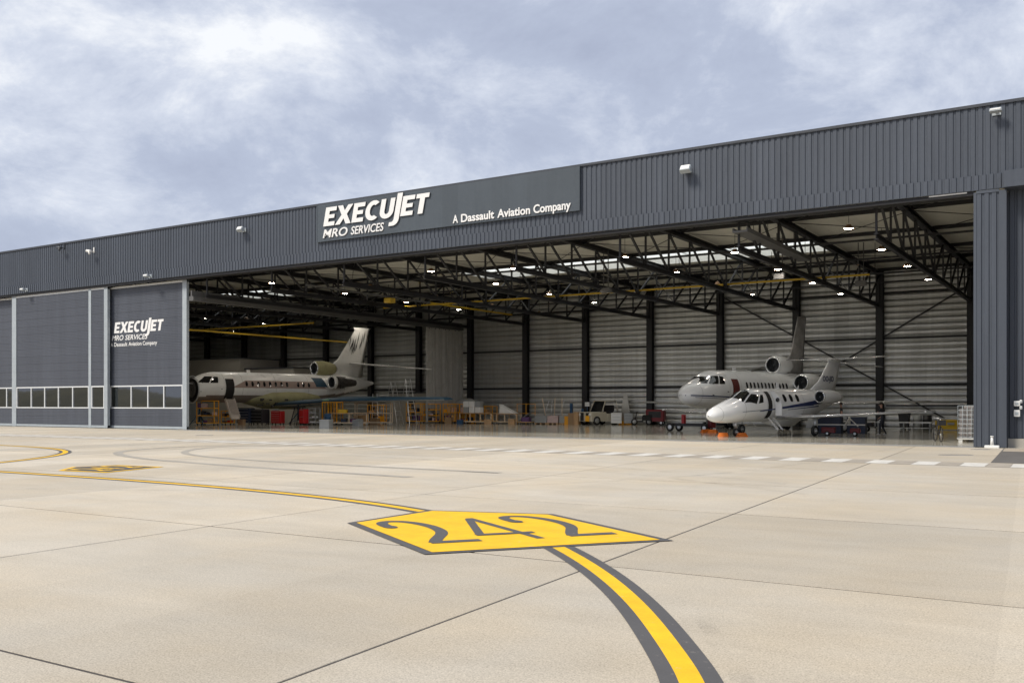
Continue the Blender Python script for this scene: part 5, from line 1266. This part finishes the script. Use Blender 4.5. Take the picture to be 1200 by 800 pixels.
MB().bbox(-.4, .1, -.14, .14, .25, .36, .02).bbox(.05, .75, -.16, .16, .36, .72, .05).build('body', M['blackp'], o); MB().bbox(.1, .8, -.14, .14, .72, .82, .03).build('seat', M['rubber'], o)
# tow bar dolly ahead of the white jet
o = th('nose_tow_dolly', -21.5, 14.0, -12, 'wheeled red and black tow bar dolly beneath the white jet nose', 'tow dolly')
for yy in (-.5, .5): wheel(o, -2.2, yy, .26, .26, .16)
wheel(o, .3, -.5, .24, .24, .15)
MB().box(-2.5, .4, -.40, -.28, .34, .50).box(-2.5, .4, .28, .40, .34, .50).box(-2.3, -1.2, -.28, .28, .36, .46).build('frame', M['blackp'], o)
MB().box(-1.5, -1.3, -.3, -.1, .5, 1.05).build('lever', M['red'], o); MB().bbox(.35, .65, -.25, .25, .25, .80, .04).build('clamp_head', M['darkred'], o); MB().tube((-2.5, 0, .42), (-3.4, 0, .30), .045, n=6).build('draw_bar', M['blackp'], o)
# chocks
def chock(x, y, rz, label):
    o = empty('wheel_chock', (x, y, FZ), R(rz), label, 'chock', 'orange wheel chocks')
    b_ = MB(); b_.v = [(-.28, -.2, 0), (.28, -.2, 0), (.28, .2, 0), (-.28, .2, 0), (-.22, -.06, .2), (.22, -.06, .2), (.22, .06, .2), (-.22, .06, .2)]
    b_.f = [(3, 2, 1, 0), (4, 5, 6, 7), (0, 1, 5, 4), (1, 2, 6, 5), (2, 3, 7, 6), (3, 0, 4, 7)]; b_.m = [0] * 6; b_.sm = [False] * 6; b_.build('block', M['orange'], o); MB().tube((-.28, 0, .1), (-.45, .1, .02), .012, n=5).build('rope', M['blackp'], o)
chock(-17.62, 6.55, 15, 'orange wheel chock in front of the small jet nose wheel'); chock(-16.75, 6.95, 70, 'orange wheel chock right of the small jet nose wheel'); chock(-20.3, 12.2, 0, 'orange wheel chock farther back between the two white jets'); chock(-20.9, 12.6, 50, 'second far orange chock beside the first, behind the small jet nose')
# right side
o = th('jack_dolly', -12.7, 11.1, 8, 'red low dolly with a white wing jack under the small jet wing', 'jack')
for sx in (-.7, .7):
    for sy in (-.33, .33): wheel(o, sx, sy, .12, .12, .08)
MB().bbox(-1.0, -.30, -.30, .30, .16, .45, .03).bbox(.45, .95, -.30, .30, .16, .40, .03).build('tray', M['darkred'], o); MB().box(-1.3, 1.2, -.06, .06, .56, .62).build('beam', M['white'], o)
jk = MB()
for t in range(3): a = t * 2.094; jk.beam((.4, 0, .95), (.4 + .45 * math.cos(a), .45 * math.sin(a), .50), .05)
jk.tube((.4, 0, .6), (.4, 0, 1.12), .06, .05, 8); jk.build('jack_stand', M['white'], o)
for i, (x, y, w, m_, lab) in enumerate(((-14.3, 15.2, 1.3, 'navy', 'dark navy crate behind the small jet wing'), (-12.9, 15.6, 1.0, 'navy', 'narrower navy crate right of the wide one behind the wing'))):
    crate(x, y, FZ, 5, w, .8, .95, M[m_], lab, 'crate', 'crates behind the small jet wing')
o = th('tyre_trolley', -13.6, 18.0, 0, 'black trolley with a pale-hubbed wheel behind the wing', 'trolley')
wheel(o, -.5, -.4, .30, .30, .16); wheel(o, .6, -.4, .22, .22, .14); wheel(o, -.5, .4, .30, .30, .16); wheel(o, .6, .4, .22, .22, .14); MB().bbox(-.9, 1.1, -.3, .3, .36, .62, .04).build('body', M['blackp'], o); MB().tube((1.1, 0, .5), (1.7, 0, .9), .03, n=6).build('handle', M['steel'], o)
o = th('white_bench', -11.4, 21.5, 0, 'long white low bench by the back wall right of the person', 'bench')
MB().box(-1.6, 1.6, -.3, .3, .52, .60).build('top', M['white'], o); MB().box(-1.6, 1.6, -.28, .28, .20, .24).build('shelf', M['white'], o)
for sx in (-1.5, 0, 1.5): MB().box(sx - .04, sx + .04, -.28, .28, 0, .52).build('leg', M['greyc'], o)
o = th('waste_bin', -12.1, 25.4, 0, 'black wheeled waste bin near the yellow chest', 'waste bin')
bn = MB(); bn.v = [(-.24, -.26, .08), (.24, -.26, .08), (.24, .26, .08), (-.24, .26, .08), (-.32, -.36, 1.0), (.32, -.36, 1.0), (.32, .36, 1.0), (-.32, .36, 1.0)]; bn.f = [(3, 2, 1, 0), (4, 5, 6, 7), (0, 1, 5, 4), (1, 2, 6, 5), (2, 3, 7, 6), (3, 0, 4, 7)]; bn.m = [0] * 6; bn.sm = [False] * 6; bn.build('body', M['blackp'], o)
MB().bbox(-.34, .34, -.40, .38, 1.0, 1.10, .03).build('lid', M['blackp'], o); wheel(o, -.25, .3, .10, .10, .06); wheel(o, .25, .3, .10, .10, .06)
for i, (x, m_, lab) in enumerate(((-11.35, 'greyc', 'pale grey drum right of the black waste bin'), (-10.75, 'blackp', 'dark grey drum between the pale drum and the yellow chest'))):
    o = th('oil_drum', x, 25.7, 0, lab, 'drum', 'drums by the yellow chest')
    MB().lathe([(0, .01), (0, .28), (.33, .28), (.35, .295), (.37, .28), (.66, .28), (.68, .295), (.70, .28), (.96, .28), (.97, .25), (.95, .01)], (0, 0, 0), 'Z', 18).build('body', M[m_], o); MB().tube((.1, 0, .95), (.1, 0, .99), .04, n=8).build('cap', M['steel'], o)
o = th('yellow_chest', -9.35, 26.2, 0, 'long yellow storage chest against the back wall', 'chest')
MB().bbox(-.95, .95, -.4, .4, .06, .58, .03).build('body', M['yellowp'], o); MB().bbox(-.98, .98, -.43, .43, .585, .68, .03).build('lid', M['yellowp'], o); MB().box(-.2, .2, -.45, -.401, .35, .5).build('latch', M['greyc'], o); MB().box(-.9, -.7, -.35, .35, 0, .06).box(.7, .9, -.35, .35, 0, .06).build('foot', M['blackp'], o)
M['wrap'] = mat('grey_wrap', (0.40, 0.37, 0.36), 0.4, noise=0.15, rand=0.08)
# caged goods pallet by the pillar
o = th('mesh_pallet_cage', -5.55, 5.9, 8, 'caged pallet of grey wrapped goods standing by the ribbed pillar', 'pallet cage')
w, d, h = 1.5, 1.1, 1.62
for sx in (-.65, 0, .65): MB().box(sx - .08, sx + .08, -.55, .55, 0, .12).build('runner', M['white'], o)
MB().box(-.78, .78, -.57, .57, .12, .17).build('deck', M['white'], o)
for i in range(5):
    for k in range(3): MB().bbox(-.70 + i * .28, -.70 + i * .28 + .265, -.48, .48, .18 + k * .44, .18 + k * .44 + .425, .02).build('wrapped_pack', M['wrap'], o)
cg = MB()
for i in range(9):
    xx = -w / 2 + i * w / 8
    for yy in (-d / 2, d / 2): cg.tube((xx, yy, .17), (xx, yy, h), .016, n=5)
for i in range(6):
    yy = -d / 2 + i * d / 5
    for xx in (-w / 2, w / 2): cg.tube((xx, yy, .17), (xx, yy, h), .016, n=5)
for i in range(8):
    z = .2 + i * (h - .2) / 7; cg.path([(-w / 2, -d / 2, z), (w / 2, -d / 2, z), (w / 2, d / 2, z), (-w / 2, d / 2, z), (-w / 2, -d / 2, z)], .016, 5)
cg.build('wire_mesh', M['galv'], o)
MB().bbox(-.5, .5, -.35, .35, 1.50, 1.62, .03).build('top_pack', M['wrap'], o)
# bicycle
o = th('bicycle', -7.05, 5.3, 112, 'black bicycle with raised handlebar parked left of the caged pallet', 'bicycle')
def bwheel(x):
    t = MB(); n = 26
    for i in range(n):
        a, b_ = 2 * math.pi * i / n, 2 * math.pi * (i + 1) / n; t.tube((x + .33 * math.cos(a), 0, .34 + .33 * math.sin(a)), (x + .33 * math.cos(b_), 0, .34 + .33 * math.sin(b_)), .02, n=6)
    wo = t.build('wheel', M['rubber'], o); s = MB()
    for i in range(14): a = 2 * math.pi * i / 14; s.tube((x, .02 * (-1) ** i, .34), (x + .32 * math.cos(a), 0, .34 + .32 * math.sin(a)), .0035, n=4)
    s.tube((x, -.05, .34), (x, .05, .34), .025, n=8); s.build('spokes', M['steel'], wo)
bwheel(-.52); bwheel(.52)
fb = MB(); hd0, hd1, bb, st_ = (-.40, 0, .80), (-.36, 0, .66), (-.02, 0, .30), (.14, 0, .80)
for a, b_ in ((hd0, hd1), (hd1, bb), (hd0, st_), (bb, st_)): fb.tube(a, b_, .02, n=8)
for sy in (-.05, .05): fb.tube(bb, (.52, sy, .34), .011, n=6).tube(st_, (.52, sy, .34), .010, n=6).tube(hd1, (-.52, sy, .34), .014, n=6)
fb.build('frame', M['blackp'], o)
MB().tube(hd0, (-.42, 0, 1.02), .014, n=6).path([(-.28, -.30, 1.10), (-.42, -.20, 1.06), (-.42, .20, 1.06), (-.28, .30, 1.10)], .013).build('handlebar', M['steel'], o)
MB().tube(st_, (.18, 0, .95), .014, n=6).bbox(.04, .34, -.08, .08, .95, 1.01, .025).build('saddle', M['rubber'], o)
cr = MB().lathe([(-.01, .01), (-.01, .09), (.01, .09), (.01, .01)], (-.02, -.07, .30), 'Y', 16); cr.tube((-.02, -.08, .30), (.08, -.08, .16), .01, n=5).tube((-.02, .08, .30), (-.12, .08, .44), .01, n=5).box(.04, .14, -.16, -.08, .14, .17).box(-.16, -.06, .08, .16, .43, .46); cr.build('crank', M['steel'], o)
MB().bbox(-.72, -.46, -.17, .17, .74, .98, .02).build('basket', M['blackp'], o); MB().box(.35, .80, -.07, .07, .70, .73).tube((.52, -.06, .34), (.6, -.06, .7), .008, n=5).tube((.52, .06, .34), (.6, .06, .7), .008, n=5).build('carrier', M['blackp'], o)
o = th('wall_screen', -5.75, 8.6, 0, 'black screen box on a pale post behind the bicycle', 'screen')
MB().tube((0, 0, 0), (0, 0, 1.2), .04, n=8).box(-.3, .3, -.25, .25, 0, .05).build('post', M['greyc'], o); MB().bbox(-.32, .32, -.06, .06, 1.15, 1.62, .02).build('panel', M['blackp'], o)

# ------------------------------------------------------------------ people
M['skin'] = mat('skin', (0.42, 0.24, 0.17), 0.6); M['tee'] = mat('black_shirt', (0.016, 0.016, 0.019), 0.85, noise=0.2, nscale=6); M['trouser'] = mat('dark_trousers', (0.022, 0.025, 0.035), 0.85, noise=0.2, nscale=6)
M['shoe'] = mat('pale_shoe', (0.35, 0.35, 0.36), 0.6); M['hair'] = mat('dark_hair', (0.025, 0.017, 0.012), 0.7, noise=0.3, nscale=20)
def person(loc, rz, J, label):
    """one continuous body grown with a Skin modifier from a posed skeleton; x forward, y left"""
    chains = [
        (['pelvis', 'waist', 'chest', 'neckb', 'neck', 'headb', 'headm', 'headt'], [.145, .135, .165, .075, .055, .072, .094, .06]),
        (['pelvis', 'hipL', 'kneeL', 'ankL', 'toeL'], [.145, .105, .062, .045, .038]), (['pelvis', 'hipR', 'kneeR', 'ankR', 'toeR'], [.145, .105, .062, .045, .038]),
        (['chest', 'shL', 'elL', 'wrL', 'palmL'], [.165, .068, .045, .030, .034]), (['chest', 'shR', 'elR', 'wrR', 'palmR'], [.165, .068, .045, .030, .034])]
    for s in 'LR':
        w, p = Vector(J['wr' + s]), Vector(J['palm' + s]); d = (p - w).normalized(); sd = d.cross(Vector((1, 0, 0)) if abs(d.x) < .8 else Vector((0, 0, 1))).normalized(); dn = d.cross(sd)
        for i in range(4):
            o_ = sd * (-.030 + .02 * i); ln = (.07, .085, .08, .06)[i]
            J['f%s%da' % (s, i)] = tuple(p + o_ + d * .03); J['f%s%db' % (s, i)] = tuple(p + o_ + d * (.03 + ln * .55) + dn * .012); J['f%s%dc' % (s, i)] = tuple(p + o_ + d * (.03 + ln * .9) + dn * .035)
            chains.append((['palm' + s] + ['f%s%d%s' % (s, i, c) for c in 'abc'], [.034, .010, .0095, .008]))
        J['t%sa' % s] = tuple(w * .45 + p * .55 - sd * .042); J['t%sb' % s] = tuple(p - sd * .066 + d * .03 + dn * .01)
        chains.append((['palm' + s, 't%sa' % s, 't%sb' % s], [.034, .012, .009]))
    idx = {}; V = []; E_ = []; Rd = []
    for names, rad in chains:
        for n_, r_ in zip(names, rad):
            if n_ not in idx: idx[n_] = len(V); V.append(J[n_]); Rd.append(r_)
        E_ += [(idx[a], idx[b_]) for a, b_ in zip(names, names[1:])]
    me = bpy.data.meshes.new('body'); me.from_pydata(V, E_, []); src = bpy.data.objects.new('body_source', me); col.objects.link(src)
    md = src.modifiers.new('skin', 'SKIN'); md.use_smooth_shade = True; md.branch_smoothing = .6
    sv = me.skin_vertices[0].data
    for i, r_ in enumerate(Rd): sv[i].radius = (r_, r_)
    for i in range(len(Rd)): sv[i].use_root = (i == 0)
    for n_, (a, b_) in {'pelvis': (.165, .115), 'waist': (.15, .105), 'chest': (.185, .115)}.items(): sv[idx[n_]].radius = (a, b_)
    ss = src.modifiers.new('sub', 'SUBSURF'); ss.levels = 1; ss.render_levels = 1
    dg = bpy.context.evaluated_depsgraph_get(); bm_ = bpy.data.meshes.new_from_object(src.evaluated_get(dg)); bpy.data.objects.remove(src)
    bm_.materials.clear()
    for m_ in ('skin', 'tee', 'trouser', 'shoe'): bm_.materials.append(M[m_])
    segs = []
    def sg(a, b_, mi, t0=0.0, t1=1.0): A_, B_ = Vector(J[a]), Vector(J[b_]); segs.append((A_.lerp(B_, t0), A_.lerp(B_, t1), mi))
    sg('pelvis', 'waist', 2, 0, .3); sg('pelvis', 'waist', 1, .3, 1); sg('waist', 'chest', 1); sg('chest', 'neckb', 1); sg('neckb', 'neck', 0, .4, 1); sg('neck', 'headb', 0); sg('headb', 'headm', 0); sg('headm', 'headt', 0)
    for s in 'LR':
        sg('pelvis', 'hip' + s, 2); sg('hip' + s, 'knee' + s, 2); sg('knee' + s, 'ank' + s, 2); sg('ank' + s, 'toe' + s, 3)
        sg('chest', 'sh' + s, 1); sg('sh' + s, 'el' + s, 1, 0, .62); sg('sh' + s, 'el' + s, 0, .62, 1); sg('el' + s, 'wr' + s, 0); sg('wr' + s, 'palm' + s, 0); segs.append((Vector(J['palm' + s]), Vector(J['f%s1c' % s]), 0))
    for p in bm_.polygons:
        c = p.center; best = min(segs, key=lambda t: (c - (t[0] + (t[1] - t[0]) * max(0, min(1, (c - t[0]).dot(t[1] - t[0]) / max(1e-6, (t[1] - t[0]).length_squared))))).length); p.material_index = best[2]; p.use_smooth = True
    o = empty('person', loc, R(rz), label, 'person', 'people in the hangar')
    bo = link('body', bm_, o)
    hm = Vector(J['headm']); fw = (Vector(J['face']) - hm).normalized(); lf = Vector((0, 0, 1)).cross(fw).normalized(); up = fw.cross(lf)
    hb = MB(); n = 14
    for i in range(7):
        for k in range(n):
            def hp(a, b_):
                th_ = R(8 + a * 15); ph = 2 * math.pi * b_ / n; q = math.sin(th_)
                v = up * (math.cos(th_) * .118) + fw * (q * math.cos(ph) * .104) + lf * (q * math.sin(ph) * .098)
                if math.cos(ph) > .35 and a > 3: v = v * (.9)
                return hm + v + up * .022 - fw * .012
            hb.quad([hp(i, k), hp(i + 1, k), hp(i + 1, k + 1), hp(i, k + 1)], 0, True)
    hb.build('hair', M['hair'], o)
    fc = MB(); fc.tube(hm + fw * .085 + up * .005, hm + fw * .118 - up * .022, .012, .016, 6); fc.build('nose', M['skin'], o)
    for s in (-1, 1):
        MB().tube(hm + fw * .082 + lf * s * .034 + up * .018, hm + fw * .095 + lf * s * .034 + up * .018, .011, .009, 6).build('eye', M['blackp'], o)
        MB().tube(hm + lf * s * .088 - up * .005, hm + lf * s * .105 + up * .01 - fw * .01, .028, .02, 6).build('ear', M['skin'], o)
    MB().tube(hm + fw * .085 - up * .052 - lf * .022, hm + fw * .085 - up * .052 + lf * .022, .007, n=5).build('mouth', M['shoe'], o)
    return o
def pose(**k):
    J = dict(pelvis=(0, 0, .96), waist=(.01, 0, 1.12), chest=(.02, 0, 1.34), neckb=(.01, 0, 1.48), neck=(.015, 0, 1.54), headb=(.02, 0, 1.60), headm=(.03, 0, 1.68), headt=(.02, 0, 1.755), face=(.2, 0, 1.67),
             hipL=(0, .10, .88), kneeL=(.03, .11, .50), ankL=(-.01, .12, .09), toeL=(.17, .14, .04), hipR=(0, -.10, .88), kneeR=(.03, -.11, .50), ankR=(-.01, -.12, .09), toeR=(.17, -.14, .04),
             shL=(.0, .20, 1.41), elL=(-.02, .26, 1.13), wrL=(.06, .27, .88), palmL=(.09, .27, .81), shR=(.0, -.20, 1.41), elR=(-.02, -.26, 1.13), wrR=(.06, -.27, .88), palmR=(.09, -.27, .81))
    J.update(k); return J
person((-10.85, 12.45, FZ), 168, pose(kneeR=(.10, -.11, .50), ankR=(-.12, -.12, .09), toeR=(.06, -.14, .04), kneeL=(.12, .11, .50), ankL=(.14, .12, .09), toeL=(.32, .14, .04), chest=(.07, 0, 1.33), neckb=(.08, 0, 1.47), neck=(.09, 0, 1.53), headb=(.10, 0, 1.59), headm=(.11, 0, 1.67), headt=(.10, 0, 1.745), face=(.26, .08, 1.64),
       shL=(.06, .20, 1.40), elL=(.22, .25, 1.18), wrL=(.42, .22, 1.20), palmL=(.49, .21, 1.21), shR=(.06, -.20, 1.40), elR=(.10, -.27, 1.13), wrR=(.26, -.22, .96), palmR=(.32, -.20, .92)), 'person in black shirt and dark trousers standing behind the small jet wing tip')
person((-14.6, 19.0, FZ), 200, pose(), 'person in dark clothes half hidden behind the middle of the small jet wing')
